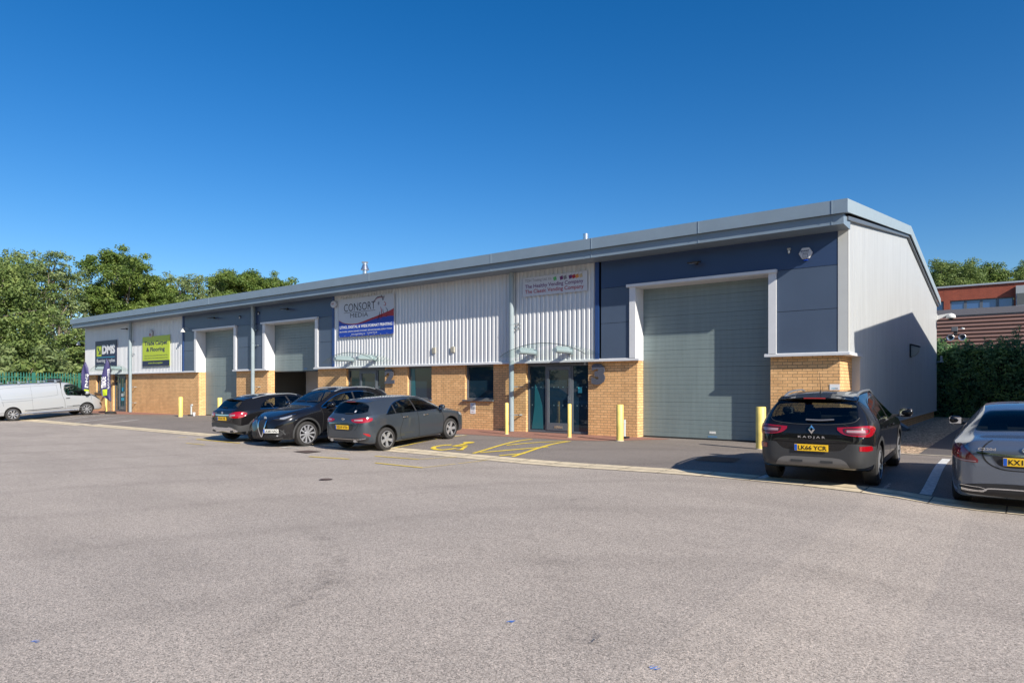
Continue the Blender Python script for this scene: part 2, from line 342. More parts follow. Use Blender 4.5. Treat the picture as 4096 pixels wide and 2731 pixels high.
# painted lines
lines = MB()
z3 = lambda x, y: P(1500 + x * .38265, 1700 + y * .38265)
paint(lines, [z3(180, 236), z3(935, 107)], .11, .012, 1)
paint(lines, [(a[0] + .1, a[1]) for a in (z3(180, 236), z3(935, 107))], .07, .0122, 0)
for a, b in (((1030, 297), (1640, 150)), ((1440, 332), (2040, 172)), ((1375, 213), (2005, 172)), ((1100, 290), (1810, 230)), ((1300, 322), (1570, 298))):
    paint(lines, [z3(*a), z3(*b)], .105, .014)
paint(lines, [z3(0, 325), z3(460, 360)], .07); paint(lines, [z3(470, 358), z3(850, 337)], .04, .014); paint(lines, [z3(0, 397), z3(500, 448)], .07); paint(lines, [z3(510, 447), z3(840, 408)], .03, .014); paint(lines, [z3(870, 405), z3(1170, 368)], .03, .014)
z4 = lambda x, y: P(700 + x * .21259, 1600 + y * .21259)
paint(lines, [z4(400, 738), z4(1220, 812)], .08); paint(lines, [z4(410, 735), z4(700, 726)], .06, .014); paint(lines, [z4(1225, 814), z4(1410, 808)], .08, .012, 1)
paint(lines, [z4(60, 704), z4(220, 700)], .06); paint(lines, [z4(210, 812), z4(560, 845)], .05)
z5 = lambda x, y: P(700 + x * .44643, 1150 + y * .44643)
paint(lines, [z5(950, 1432), z5(1270, 1424)], .09, .012, 1); paint(lines, [z5(960, 1434), z5(1110, 1443)], .07, .014, 1); paint(lines, [z5(1450, 1482), z5(1560, 1487)], .08, .012, 1); paint(lines, [z5(1200, 1515), z5(1560, 1538)], .08)
z6 = lambda x, y: P(x * .21259, 1450 + y * .21259)
for a, b in (((1050, 1100), (2060, 992)), ((1400, 1132), (2352, 1025)), ((1820, 1165), (2600, 1075))): paint(lines, [z6(*a), z6(*b)], .10, .012, 1)
z7 = lambda x, y: P(3500 + x * .38254, 1500 + y * .38254)
paint(lines, [z7(748, 880), z7(527, 1254)], .16, .012, 1)
paint(lines, [P(3075, 1902), P(3040, 1914)], .12, .012, 1)
# wheelchair symbol, drawn on the tarmac of the bay
wc = [z3(x, y) for x, y in ((800, 210), (740, 211), (680, 218), (620, 230), (605, 245), (640, 258), (700, 262), (770, 256), (850, 245))]
paint(lines, wc, .14, .014, seg=.15)
paint(lines, [z3(955, 196), z3(890, 210), z3(820, 222)], .13, .016); paint(lines, [z3(810, 222), z3(960, 228)], .1, .018); paint(lines, [z3(900, 212), z3(970, 217)], .07, .018)
paint(lines, [z3(950, 228), z3(900, 262)], .11, .020); paint(lines, [z3(845, 262), z3(925, 262)], .08, .018)
hc = z3(980, 186); hd = [(hc[0] + .17 * math.cos(t * .5), hc[1] + .17 * math.sin(t * .5)) for t in range(13)]
lines.add([(x, y, G(x, y) + .016) for x, y in hd], [tuple(range(13))])
# tyre arcs and cracks on the tarmac
M_scuff = bpy.data.materials.new('tyre_scuff'); M_scuff.use_nodes = True; _n = M_scuff.node_tree.nodes; _l = M_scuff.node_tree.links; _b = _bs(M_scuff)
_b.inputs['Base Color'].default_value = (.07, .062, .058, 1); _b.inputs['Roughness'].default_value = .9
_a = _n.new('ShaderNodeAttribute'); _a.attribute_name = 'edge'; _tc = _n.new('ShaderNodeTexCoord'); _no = _n.new('ShaderNodeTexNoise'); _no.inputs['Scale'].default_value = 6; _no.inputs['Detail'].default_value = 8; _no.inputs['Roughness'].default_value = .75
_l.new(_tc.outputs['Object'], _no.inputs['Vector']); _mr = _n.new('ShaderNodeMapRange'); _mr.inputs[1].default_value = .42; _mr.inputs[2].default_value = .75; _l.new(_no.outputs['Fac'], _mr.inputs[0])
_m = _n.new('ShaderNodeMath'); _m.operation = 'MULTIPLY'; _l.new(_a.outputs['Fac'], _m.inputs[0]); _l.new(_mr.outputs[0], _m.inputs[1]); _l.new(_m.outputs[0], _b.inputs['Alpha'])
def scuff(mb_, al, pts, w, a, dz=.009):
    k0 = len(mb_.v); pts = [pts[0]] + pts + [pts[-1]]; dense = []
    for i in range(1, len(pts) - 2):
        for j in range(10):
            t = j / 10; dense.append(tuple(.5 * (2 * pts[i][d] + (pts[i + 1][d] - pts[i - 1][d]) * t + (2 * pts[i - 1][d] - 5 * pts[i][d] + 4 * pts[i + 1][d] - pts[i + 2][d]) * t * t + (3 * pts[i][d] - pts[i - 1][d] - 3 * pts[i + 1][d] + pts[i + 2][d]) * t ** 3) for d in (0, 1)))
    dense.append(pts[-1]); vs = []; n = len(dense)
    for i, p in enumerate(dense):
        q0, q1 = dense[max(0, i - 1)], dense[min(n - 1, i + 1)]; dx, dy = q1[0] - q0[0], q1[1] - q0[1]; L = math.hypot(dx, dy) or 1
        for sg in (-1, 0, 1): X, Y = p[0] - dy / L * w / 2 * sg, p[1] + dx / L * w / 2 * sg; vs.append((X, Y, G(X, Y) + dz)); al.append(0 if sg else .4 * a * min(1, 4 * min(i, n - 1 - i) / n + .0))
    mb_.add(vs, [(3 * i + j, 3 * i + j + 1, 3 * i + 4 + j, 3 * i + 3 + j) for i in range(n - 1) for j in (0, 1)])
sm = MB(); al = []
q3 = lambda x, y: P(1000 + x * .5952, 1900 + y * .5952)
q0 = lambda x, y: P(x * .6576, 1700 + y * .6576)
for pts, w, a in (([q3(200, 250), q3(400, 360), q3(540, 470), q3(585, 600), q3(530, 730), q3(430, 800), q3(250, 910)], .42, .8), ([q3(430, 800), q3(200, 940), q3(60, 1060), q3(-250, 1230)], .35, .7), ([q3(0, 150), q3(420, 132), q3(900, 140), q3(1500, 95)], .16, .6), ([q3(1100, 82), q3(1350, 80), q3(1750, 110)], .12, .6),
    ([q0(0, 142), q0(280, 190), q0(640, 280), q0(900, 330)], 1.1, .45), ([q0(600, 130), q0(900, 150), q0(1300, 230), q0(1700, 300)], .9, .4), ([q0(540, 756), q0(660, 742), q0(920, 702)], .05, 1.0), ([q3(1700, 330), q3(1950, 520), q3(2150, 720), q3(2352, 960)], .7, .5), ([q3(1950, 1000), q3(2200, 1120), q3(2352, 1150), q3(2700, 1130)], .8, .6),
    ([q3(2080, 178), q3(2180, 165), q3(2300, 150)], .22, .9), ([q3(1120, 122), q3(1160, 120), q3(1210, 116)], .14, .8), ([q3(680, 162), q3(740, 157), q3(800, 152)], .10, .8), ([q3(-100, 330), q3(300, 640), q3(1000, 900), q3(1700, 900)], .9, .3)):
    scuff(sm, al, pts, w, a)
for pts in ([P(2500, 1861), P(2610, 1856), P(2680, 1847), P(2755, 1838)], [P(2450, 1800), P(2700, 1790), P(2950, 1800)]): scuff(sm, al, pts, .035, 1.0)
_so = sm.build('tyre_marks', M_scuff, fix=False); tag(_so, kind='structure'); _at = _so.data.attributes.new('edge', 'FLOAT', 'POINT'); _at.data.foreach_set('value', al)
tag(lines.build('road_markings', [M_yelp, M_whp], fix=False), kind='structure')

# ------------------------------------------------------------------ the terrace of units
Yu, Yb, Yd = 19.40, 19.52, 19.93
XL, XR = -53.2, -3.67
B = thing('industrial_building', 'long single storey terrace of silver clad units with buff brick base', 'building', (-28, 30, 0))
def bp(mb_, name, m, parent=None, **k):
    o = mb_.build(name, m, None, **k); p = parent or B; o.parent = p
    o.matrix_parent_inverse = Matrix.Translation(-Vector(WLOC[p.name])) if p.name in WLOC else Matrix.Identity(4)
    return o
WLOC = {B.name: (-28, 30, 0)}
YP = 21.1
def bps(mb_, name, m, parent=None, **k):
    return [bp(q, name, m, parent, **k) for q in split_loose(mb_)]
def brick(x0, x1, z0=-.35, z1=2.47): return MB().box(x0, x1, Yb, Yd, z0, z1)
wall = MB()
for a, b in ((XL + .1, -51.6), (-50.4, -48.9), (-46.9, -37.5), (-33.52, -30.61), (-26.45, -24.38), (-21.79, -20.41), (-19.01, -17.21), (-15.79, -14.28), (-11.67, -9.84)):
    wall.box(a, b, Yb, Yd, -.35, 2.47)
wall.box(-5.68, -3.88, Yb, YP, -.35, 2.47)
for a, b, c in ((-51.6, -50.4, 1.24), (-20.41, -19.01, 1.12), (-17.21, -15.79, 1.14)): wall.box(a, b, Yb, Yd, -.35, c)
wall.box(XR - .35, XR - .09, YP + .02, 42.1, -.35, .42)
wall.box(XL + .1, XL + .4, Yd + .02, 42.1, -.35, 2.47)
bps(wall, 'brick_wall', M_brick)
# corrugated sheet: trapezoid profile along a direction
def corr(mb_, p0, p1, zb, ztf, nrm, pitch=.185, dep=.036, mi=0):
    p0 = Vector(p0); p1 = Vector(p1); L = (p1 - p0).length; u = (p1 - p0) / L; nv = Vector(nrm); k = int(L / pitch); s = L / k; pts = []
    for i in range(k): 
        for t, h in ((0, 0), (.14, 1), (.62, 1), (.76, 0)): pts.append((s * (i + t), h * dep))
    pts.append((L, 0)); vs = []
    for d, h in pts:
        q = p0 + u * d + nv * h
        vs += [(q.x, q.y, zb), (q.x, q.y, ztf(d))]
    mb_.add(vs, [(2 * i, 2 * i + 2, 2 * i + 3, 2 * i + 1) for i in range(len(pts) - 1)], mi)
cl = MB()
for a, b in ((XL, -39.06), (-25.14, -11.31)):
    corr(cl, (a, Yu + .036, 0), (b, Yu + .036, 0), 2.52, lambda d: 5.95, (0, -1, 0))
bps(cl, 'metal_cladding', M_clad, fix=False)
RZ = lambda Y: 6.02 + (7.62 - 6.02) * (1 - abs(Y - 30.6) / 12.1)      # wall head under the roof
sd = MB()
corr(sd, (XR - .045, Yu + .03, 0), (XR - .045, YP, 0), 2.52, lambda d: RZ(Yu + d) - .06, (1, 0, 0), .185, .055)
corr(sd, (XR - .045, YP, 0), (XR - .036, 42.3, 0), .42, lambda d: RZ(YP + d) - .06, (1, 0, 0), .185, .055)
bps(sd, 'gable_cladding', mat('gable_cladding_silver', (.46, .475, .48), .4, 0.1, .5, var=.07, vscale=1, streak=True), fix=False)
sh = MB()   # inner shell closing the walls
sh.box(XL + .02, XR - .08, Yd + .12, Yd + .16, 2.48, 6.0); sh.box(XL + .02, XR - .1, 42.2, 42.26, -.3, 6.0)
sh.box(XL, XL + .05, Yu + .04, 42.2, 2.48, 5.95)
sh.prism([(19.5, 2.5), (YP, 2.5), (YP, .42), (42.2, .42), (42.2, 5.9), (30.6, 7.5), (19.5, 5.9)], XR - .09, XR - .06, 'x')
bps(sh, 'inner_lining', M_dark)
pn = MB()
for a, b in ((-3.88, XR),): pn.box(a + .002, b, YP - .01, YP + .03, -.2, 2.47)
pn.box(-3.9, XR + .012, Yu - .012, Yu + .03, 2.54, 5.9); pn.box(XR - .03, XR + .012, Yu - .01, Yu + .22, 2.54, 5.9)
bps(pn, 'corner_flashing', mat('corner_flashing_grey', (.50, .51, .50), .42, var=.03))
# blue composite panels with joints
def panels(xs, holes, zs=(2.54, 3.72, 4.90, 5.95)):
    m_ = MB()
    for a, b in xs:
        for z0, z1 in zip(zs[:-1], zs[1:]): m_.box(a + .006, b - .006, Yu, Yu + .06, z0 + .008, z1 - .008)
    return m_
pm = MB(); pt_ = MB(); M_blue_shaded = mat('blue_composite_panel_shaded', (.034, .060, .130), .34, 0.0, .5, var=.05, vscale=1.2, bump=.05, bscale=200)  # same panels; eave shade and navy reflection put into the top row's colour
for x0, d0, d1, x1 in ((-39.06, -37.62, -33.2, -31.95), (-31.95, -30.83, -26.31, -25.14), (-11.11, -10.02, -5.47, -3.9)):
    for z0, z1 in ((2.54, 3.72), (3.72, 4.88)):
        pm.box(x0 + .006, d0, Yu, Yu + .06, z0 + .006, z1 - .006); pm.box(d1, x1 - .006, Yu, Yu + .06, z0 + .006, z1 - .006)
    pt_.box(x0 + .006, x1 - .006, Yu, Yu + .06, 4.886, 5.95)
bps(pm, 'composite_panel', M_blue); bps(pt_, 'composite_panel', M_blue_shaded)
pj = MB(); pj.box(-39.06, -25.14, Yu + .02, Yu + .05, 2.54, 5.95)
pj = MB()
for x0, d0, d1, x1 in ((-39.06, -37.62, -33.2, -31.95), (-31.95, -30.83, -26.31, -25.14), (-11.11, -10.02, -5.47, -3.9)):
    pj.box(x0, d0 + .02, Yu + .065, Yu + .09, 2.5, 5.95); pj.box(d1 - .02, x1, Yu + .065, Yu + .09, 2.5, 5.95); pj.box(d0 + .02, d1 - .02, Yu + .065, Yu + .09, 4.86, 5.95)
bps(pj, 'panel_joint', M_black)
bt = MB()
for a in (-39.10, -25.20, -11.31): bt.box(a - .005, a + .14, Yu - .035, Yu - .002, 2.53, 5.95)
bps(bt, 'blue_trim', M_bluetrim)
# ledge flashing between brick and cladding
lg = MB()
for a, b in ((XL - .03, -37.45), (-33.62, -30.45), (-26.55, -9.70)): 
    lg.prism([(Yu - .07, 2.47), (Yu - .07, 2.535), (Yu + .02, 2.57), (Yb + .02, 2.57), (Yb + .02, 2.475), (Yu - .05, 2.475)], a, b, 'x')
lg.prism([(Yu - .07, 2.47), (Yu - .07, 2.535), (Yu + .02, 2.57), (Yb + .02, 2.57), (Yb + .02, 2.475), (Yu - .05, 2.475)], -5.80, XR + .06, 'x')
lg.box(XR + .001, XR + .06, Yb + .02, YP + .1, 2.472, 2.55)
lg.box(XR - .3, XR + .0, Yb + .02, YP, 2.474, 2.49)
for k in (0, 1): pass
bps(lg, 'ledge_flashing', M_white)
dk = MB(); dk.prism([(YP, .36), (YP, .42), (42.35, .42), (42.35, .36)], XR - .1, XR + .03, 'x'); bp(dk, 'drip_flashing', M_clad)
# roof: top sheets, fascia, gutter, verge
rf = MB()
rf.prism([(18.56, 6.30), (30.6, 7.90), (42.7, 6.30), (42.7, 6.35), (30.6, 7.97), (18.56, 6.35)], XL - .1, XR + .165, 'x'); bp(rf, 'roof', M_roof)
fa = MB(); fa.box(XL - .12, XR + .17, 18.50, 18.53, 6.03, 6.375); fa.box(XL - .12, XR + .17, 18.53, 18.66, 6.035, 6.05)
for X in [FX(v, 18.5) for v in (1475, 1963, 2365.6, 2793.4, 3327)] + [-40.5, -34.5]: fa.box(X - .012, X + .012, 18.488, 18.50, 6.03, 6.375)
bp(fa, 'fascia', M_fascia)
gu = MB(); gu.box(XL + .02, XR + .06, 18.60, 18.62, 5.77, 6.03); gu.box(XL + .02, XR + .058, 18.62, Yu + .02, 5.77, 5.79); gu.box(XR + .035, XR + .06, 18.62, Yu + .03, 5.775, 6.03)
for X in [FX(v, 18.6) for v in (1475, 1963, 2365.6, 2793.4, 3327)]: gu.box(X - .012, X + .012, 18.59, 18.60, 5.77, 6.03)
bp(gu, 'gutter', M_fascia)
vg = MB(); t0 = .34
vg.prism([(18.53, 6.375), (30.6, 7.985), (42.7, 6.375), (42.7, 6.375 - t0), (30.6, 7.985 - t0), (18.53, 6.375 - t0)], XR + .13, XR + .17, 'x'); bp(vg, 'verge_trim', mat('verge_grey', (.30, .36, .39), .42, var=.04))
v2 = MB(); v2.prism([(19.0, 6.38 - t0), (30.6, 7.99 - t0), (42.5, 6.38 - t0), (42.5, 6.28 - t0), (30.6, 7.89 - t0), (19.0, 6.28 - t0)], XR - .1, XR + .10, 'x'); bp(v2, 'verge_soffit', M_frame)
# roller doors
def ribdoor(x0, x1, z0, z1, name='roller_door'):
    m_ = MB(); pts = [(Yd, z0)]; z = z0; k = 0
    while z + .137 < z1:
        z += .137; k += 1; g = .006 if k % 4 else .012; w_ = .006 if k % 4 else .009
        pts += [(Yd, z - w_), (Yd + g, z), (Yd, z + w_)]
    pts.append((Yd, z1)); vs = []
    for y, zz in pts: vs += [(x0, y, zz), (x1, y, zz)]
    m_.add(vs, [(2 * i, 2 * i + 1, 2 * i + 3, 2 * i + 2) for i in range(len(pts) - 1)])
    m_.box(x0, x1, Yd + .03, Yd + .06, z0, z1)
    o = bp(m_, name, M_door, fix=False)
    s_ = MB().box(x0, x1, Yd - .005, Yd + .03, z0 - .045, z0 - .002); bp(s_, 'rubber_seal', M_black)
    return o
D = ((-37.5, -33.52, .05), (-30.61, -26.45, 2.43), (-9.84, -5.68, .05))
for i, (a, b, z0) in enumerate(D):
    ribdoor(a, b, z0, 4.92)
    fr = MB()
    fr.box(a - .20, a, Yu - .05, Yu + .1, 2.56, 4.82); fr.box(b, b + .20, Yu - .05, Yu + .1, 2.56, 4.82)
    fr.box(a - .0, a + .012, Yu - .05, Yd - .004, 2.48, 4.82); fr.box(b - .012, b, Yu - .05, Yd - .004, 2.48, 4.82)
    fr.box(a - .28, b + .22, Yu - .12, Yu + .1, 4.82, 4.91); fr.box(a, b, Yu - .04, Yd + .03, 4.80, 4.817)
    bp(fr, 'door_surround', M_white)
lb = MB().box(-7.62, -7.42, Yd - .008, Yd - .001, .20, .27); bp(lb, 'door_label', M_whp)
lb = MB().box(-7.66, -7.38, Yd - .008, Yd - .001, .085, .13); bp(lb, 'door_label', mat('label_blue', (.12, .25, .42), .5))
lb = MB().box(-28.1, -27.85, Yd - .008, Yd - .001, 2.50, 2.56); bp(lb, 'door_label', mat('label_blue', (.12, .25, .42), .5))
# inside of unit 2 seen under the half raised door
ins = MB(); ins.box(-32.5, -32.45, Yd + .1, 36, 0, 5.8); ins.box(-24.9, -24.85, Yd + .1, 36, 0, 5.8); ins.box(-32.5, -24.85, 36, 36.05, 0, 5.8); ins.box(-32.5, -24.85, Yd - .4, 36, .012, .02)
ins.box(-24.3, -22, Yd + .05, Yd + .1, 0, 2.5); bps(ins, 'interior_wall', mat('interior_wall_grey', (.22, .21, .20), .9))
it = MB(); it.prism([(-30.3, 0), (-29.35, 0), (-29.0, .9), (-29.2, 2.6), (-30.3, 2.6)], 21.6, 21.7, 'y'); bp(it, 'white_partition', mat('partition_white', (.5, .5, .5), .6))
it = MB(); it.box(-29.6, -28.2, 22.4, 23.4, .0, 1.15); bp(it, 'stacked_pallet', mat('wrap_red', (.20, .04, .03), .4, var=.3, vscale=9))
it = MB(); it.box(-29.2, -27.9, 24.4, 25.4, .0, 1.5); bp(it, 'stacked_pallet', mat('wrap_blue', (.02, .10, .16), .3, var=.3, vscale=9))
it = MB(); it.box(-28.15, -28.10, 21.2, 21.25, 0, 1.9); bp(it, 'broom_handle', mat('wood', (.25, .14, .06), .6))
for q in range(3): bp(MB().box(-31 + q * 1.9, -30.9 + q * 1.9, 26, 26.1, 0, 4.2), 'rack_post', M_frame)
bp(MB().box(-31, -27, 26, 26.9, 2.2, 2.3), 'rack_shelf', M_frame)
# windows and entrances
def window(x0, x1, z0, z1=2.47):
    w_ = MB(); y = Yb + .10; t = .07
    w_.box(x0, x1, y, y + .07, z1 - t, z1); w_.box(x0, x1, y, y + .07, z0, z0 + t); w_.box(x0, x0 + t, y + .001, y + .069, z0 + t, z1 - t); w_.box(x1 - t, x1, y + .001, y + .069, z0 + t, z1 - t)
    o = bp(w_, 'window', M_frame, bevel=.006)
    p_ = MB().box(x0 + t, x1 - t, y + .03, y + .04, z0 + t, z1 - t); q = p_.build('pane', M_pane); q.parent = o; q.matrix_parent_inverse = (Matrix.Translation((-28, 30, 0)) @ o.matrix_parent_inverse).inverted()
    s_ = MB().box(x0 - .07, x1 + .03, Yb - .09, Yb + .1, z0 - .055, z0 - .002); q = s_.build('sill', M_frame); q.parent = o; q.matrix_parent_inverse = (Matrix.Translation((-28, 30, 0)) @ o.matrix_parent_inverse).inverted()
def subs(mb_, name, m, parent, **k):
    for q in split_loose(mb_): sub(q, name, m, parent, **k)
def sub(mb_, name, m, parent, **k):
    q = mb_.build(name, m, **k); q.parent = parent; q.matrix_parent_inverse = Matrix.Identity(4); return q
for a in ((-51.6, -50.4, 1.24), (-20.41, -19.01, 1.12), (-17.21, -15.79, 1.14)): window(*a)
def entrance(x0, x1, d0, d1, posters=()):
    y = Yb + .12; z1 = 2.46; t = .065; fr = MB()
    fr.box(x0, x1, y, y + .08, z1 - .10, z1); fr.box(x0, x1, y, y + .08, 0.012, .09)
    for X in (x0, d0 - t, d1, x1 - t): fr.box(X, X + t, y + .001, y + .079, .09, z1 - .10)
    e = bp(fr, 'entrance_frame', M_frame, bevel=.005)
    q = subs(MB().box(x0 + t, d0 - t, y + .03, y + .04, .09, z1 - .1).box(d1 + t, x1 - t, y + .03, y + .04, .09, z1 - .1), 'pane', M_pane, e)
    dr = MB(); dr.box(d0 + .003, d1 - .003, y - .02, y + .05, z1 - .24, z1 - .105); dr.box(d0 + .003, d1 - .003, y - .02, y + .05, .095, .36)
    dr.box(d0 + .003, d0 + .11, y - .019, y + .049, .36, z1 - .24); dr.box(d1 - .11, d1 - .003, y - .019, y + .049, .36, z1 - .24)
    dd = bp(dr, 'entrance_door', M_frame, bevel=.005)
    sub(MB().box(d0 + .11, d1 - .11, y + .01, y + .02, .36, z1 - .24), 'pane', M_pane, dd)
    sub(MB().box(d1 - .10, d1 + .02, y - .07, y - .03, 1.05, 1.32).box(d1 - .07, d1 - .05, y - .04, y - .02, 1.1, 1.3), 'handle', M_steel, dd)
    cxm = (d0 + d1) / 2; sub(MB().box(cxm - .17, cxm + .17, y - .03, y - .019, .18, .26), 'letterbox', M_steel, dd)
    dots = MB(); X = x0 + .18
    while X < x1 - .12:
        if not (d0 - .1 < X < d0 + .13 or d1 - .13 < X < d1 + .1): 
            for zz in (1.62, 0.98): dots.lathe([(.025, -.002), (.025, 0)], (X, y + .008 if d0 < X < d1 else y + .028, zz), 'y', 10)
        X += .19
    subs(dots, 'manifestation_dot', mat('dot_grey', (.10, .17, .19), .5), e)
    for (a, b, c, d_, col) in posters: sub(MB().box(a, b, y + .004, y + .008, c, d_), 'door_notice', mat('notice_%d' % int(col[0] * 100 + col[2] * 10), col, .5), dd)
    return e
entrance(-14.28, -11.67, -13.45, -12.42)
entrance(-24.38, -21.79, -23.55, -22.45)
entrance(-48.9, -46.9, -48.2, -47.25, ((-47.9, -47.5, 1.0, 1.2, (.5, .55, .55)), (-47.9, -47.5, .72, .92, (.05, .35, .5)), (-47.8, -47.6, 1.35, 1.6, (.03, .3, .5))))
# teal blinds standing behind the glass read as pale shapes on the pane
tp = MB(); tp.prism([(-14.12, .12), (-13.62, .12), (-13.66, .95), (-13.80, 1.4), (-13.98, 1.75), (-14.0, .9)], Yb + .140, Yb + .145, 'y')
tp.prism([(-20.30, 1.2), (-20.05, 1.2), (-20.10, 2.39), (-20.33, 2.39)], Yb + .120, Yb + .125, 'y')
bps(tp, 'window_film', mat('teal_film', (.02, .12, .15), .15))
st = MB().box(-12.16, -12.0, Yb + .140, Yb + .145, 1.42, 1.62); bp(st, 'door_sticker', mat('cyan_sticker', (.05, .42, .5), .5))
# drainpipes
for X in (FX(521, 19.27), FX(1007.5, 19.22), FX(2046, 19.27)):
    dp = MB(); dp.tube((X, 19.27, .02), (X, 19.27, 5.78), .092, n=20)
    for z in (.62, 2.35, 3.9): dp.tube((X, 19.27, z - .02), (X, 19.27, z + .02), .102, n=20)
    o = bp(dp, 'drainpipe', M_pipe, smooth=40)
    bk = MB()
    for z in (.60, 1.62, 3.75, 4.55 if X < -20 else 3.9): bk.box(X + .05, X + .30, 19.32, 19.35, z, z + .035); bk.box(X + .27, X + .30, 19.32, 19.55, z, z + .035)
    sub(bk, 'pipe_bracket', M_pipe, o)
# glass canopies over the entrances
for xc in (-12.78, -22.75, -47.75):
    root = MB(); tubes = []
    for dx in (-1.0, .5):
        root.tube((xc + dx, 18.40, 2.84), (xc + dx, Yu - .04, 2.84), .085, n=18); root.box(xc + dx - .11, xc + dx + .11, Yu - .045, Yu - .03, 2.72, 2.96)
        root.tube((xc + dx, 18.39, 2.84), (xc + dx, 18.40, 2.84), .092, n=18); root.box(xc + dx - .006, xc + dx + .006, 18.5, 19.3, 2.92, 2.99)
    o = bp(root, 'canopy', M_pipe, smooth=40)
    g_ = MB(); N = 16; vs = []
    for i in range(N + 1):
        t = i / N * 2 - 1; X = xc + t * 1.74; Z = 2.66 + .42 * (1 - t * t) ** .9
        vs += [(X, 18.30, Z), (X, Yu - .06, Z + .02)]
    g_.add(vs, [(2 * i, 2 * i + 1, 2 * i + 3, 2 * i + 2) for i in range(N)])
    sub(g_, 'canopy_glass', M_glassc, o)
    e_ = MB(); e_.add([(p[0], 18.294, p[2]) for p in vs[0::2]] + [(p[0], 18.294, p[2] + .02) for p in vs[0::2]], [(i, i + 1, N + 2 + i, N + 1 + i) for i in range(N)])
    sub(e_, 'canopy_edge', mat('canopy_edge_green', (.06, .09, .08), .3), o)
# vents through the cladding
for x in (1735, 1810):
    X = FX(x, Yu - .03); v_ = MB().box(X - .09, X + .09, Yu - .05, Yu + .0, 2.98, 3.20)
    for k in range(4): v_.box(X - .075, X + .075, Yu - .056, Yu - .05, 3.01 + k * .045, 3.035 + k * .045)
    bp(v_, 'wall_vent', mat('vent_cream', (.42, .40, .33), .6))
# flues on the roof ridge
fl = MB(); X = -36.2; fl.tube((X, 30.6, 7.9), (X, 30.6, 9.75), .16, n=18); fl.lathe([(.30, 9.72), (.17, 10.06)], (X, 30.6, 0), 'z', 18); fl.lathe([(.17, 10.08), (.17, 10.18), (.24, 10.27)], (X, 30.6, 0), 'z', 18)
bp(fl, 'flue', M_steel, smooth=35)
fl = MB(); X = -18.45; fl.lathe([(.45, 8.6), (.42, 9.05), (.26, 9.25), (.24, 9.32)], (X, 30.6, 0), 'z', 18, 1); fl.tube((X, 30.6, 9.3), (X, 30.6, 9.75), .15, n=18)
bp(fl, 'flue', [M_steel, M_black], smooth=35)
# ------------------------------------------------------------------ signs and small things on the walls
def ribbon2(mb_, pts, w, fn, mi=0):
    """flat stroke through 2D points on a sign face"""
    vs = []
    for i, p in enumerate(pts):
        a = pts[max(0, i - 1)]; b = pts[min(len(pts) - 1, i + 1)]; dx, dz = b[0] - a[0], b[1] - a[1]; L = math.hypot(dx, dz) or 1
        ww = w(i / (len(pts) - 1)) if callable(w) else w
        nx, nz = -dz / L * ww / 2, dx / L * ww / 2; vs += [fn(p[0] + nx, p[1] + nz), fn(p[0] - nx, p[1] - nz)]
    mb_.add(vs, [(2 * i, 2 * i + 1, 2 * i + 3, 2 * i + 2) for i in range(len(pts) - 1)], mi)
def smooth(pts, k=6):
    out = []
    for i in range(len(pts) - 1):
        p0, p1, p2, p3 = pts[max(0, i - 1)], pts[i], pts[i + 1], pts[min(len(pts) - 1, i + 2)]
        for j in range(k):
            t = j / k; out.append(tuple(.5 * (2 * p1[d] + (p2[d] - p0[d]) * t + (2 * p0[d] - 5 * p1[d] + 4 * p2[d] - p3[d]) * t * t + (3 * p1[d] - p0[d] - 3 * p2[d] + p3[d]) * t ** 3) for d in (0, 1)))
    out.append(pts[-1]); return out
def flat(name, col, r=.45): return mat(name, col, r)
C_navy = flat('print_navy', (.012, .016, .06)); C_royal = flat('print_royal_blue', (.004, .045, .36)); C_red = flat('print_red', (.38, .01, .02)); C_lime = flat('print_lime', (.50, .62, .03))
C_white = flat('print_white', (.78, .78, .78)); C_ink = flat('print_ink', (.03, .025, .025)); C_cyan = flat('print_cyan', (.03, .42, .62)); C_plum = flat('print_plum', (.14, .02, .12)); C_crim = flat('print_crimson', (.36, .02, .03))
C_grn = flat('print_green', (.10, .42, .13)); C_or = flat('print_orange', (.60, .25, .05)); C_gy = flat('print_grey', (.2, .2, .22)); C_board = flat('sign_board_white', (.55, .56, .60), .35)
def board(name, label, x0, x1, z0, z1, y, m, th=.02):
    t = thing(name, label, 'sign', ((x0 + x1) / 2, y, z0))
    o = MB().box(x0 - (x0 + x1) / 2, x1 - (x0 + x1) / 2, -th, 0, 0, z1 - z0).build('board', m, t); return t, (x0 + x1) / 2
ys = Yu - .045
# printing company board
x0, x1, z0, z1 = -24.66, -21.03, 3.87, 5.58
t, xc = board('wall_sign', 'large white and blue printing company board with a horse head on the silver cladding', x0, x1, z0, z1, ys, C_board)
f = lambda a, b: (a - xc, -.0235, b - z0); f2 = lambda a, b: (a - xc, -.0265, b - z0); f3 = lambda a, b: (a - xc, -.029, b - z0)
U = lambda u: x0 + (x1 - x0) * u; V = lambda v: z0 + (z1 - z0) * v
art = MB()
cur = [(0, .435), (.1, .355), (.22, .315), (.36, .31), (.5, .345), (.65, .40), (.8, .435), (.93, .45), (1, .44)]; cu = smooth(cur, 5)
vs = []
for a, b in cu: vs += [f(U(a), V(0)), f(U(a), V(b))]
art.add(vs, [(2 * i, 2 * i + 2, 2 * i + 3, 2 * i + 1) for i in range(len(cu) - 1)], 0)
up = smooth([(0, .45), (.1, .37), (.22, .335), (.36, .335), (.5, .39), (.65, .455), (.8, .52), (.93, .58), (1, .63)], 5); vs = []
for (a, b), (c, d) in zip(cu, up): vs += [f2(U(a), V(b)), f2(U(c), V(d))]
art.add(vs, [(2 * i, 2 * i + 2, 2 * i + 3, 2 * i + 1) for i in range(len(cu) - 1)], 1); art.build('artwork', [C_royal, C_red], t)
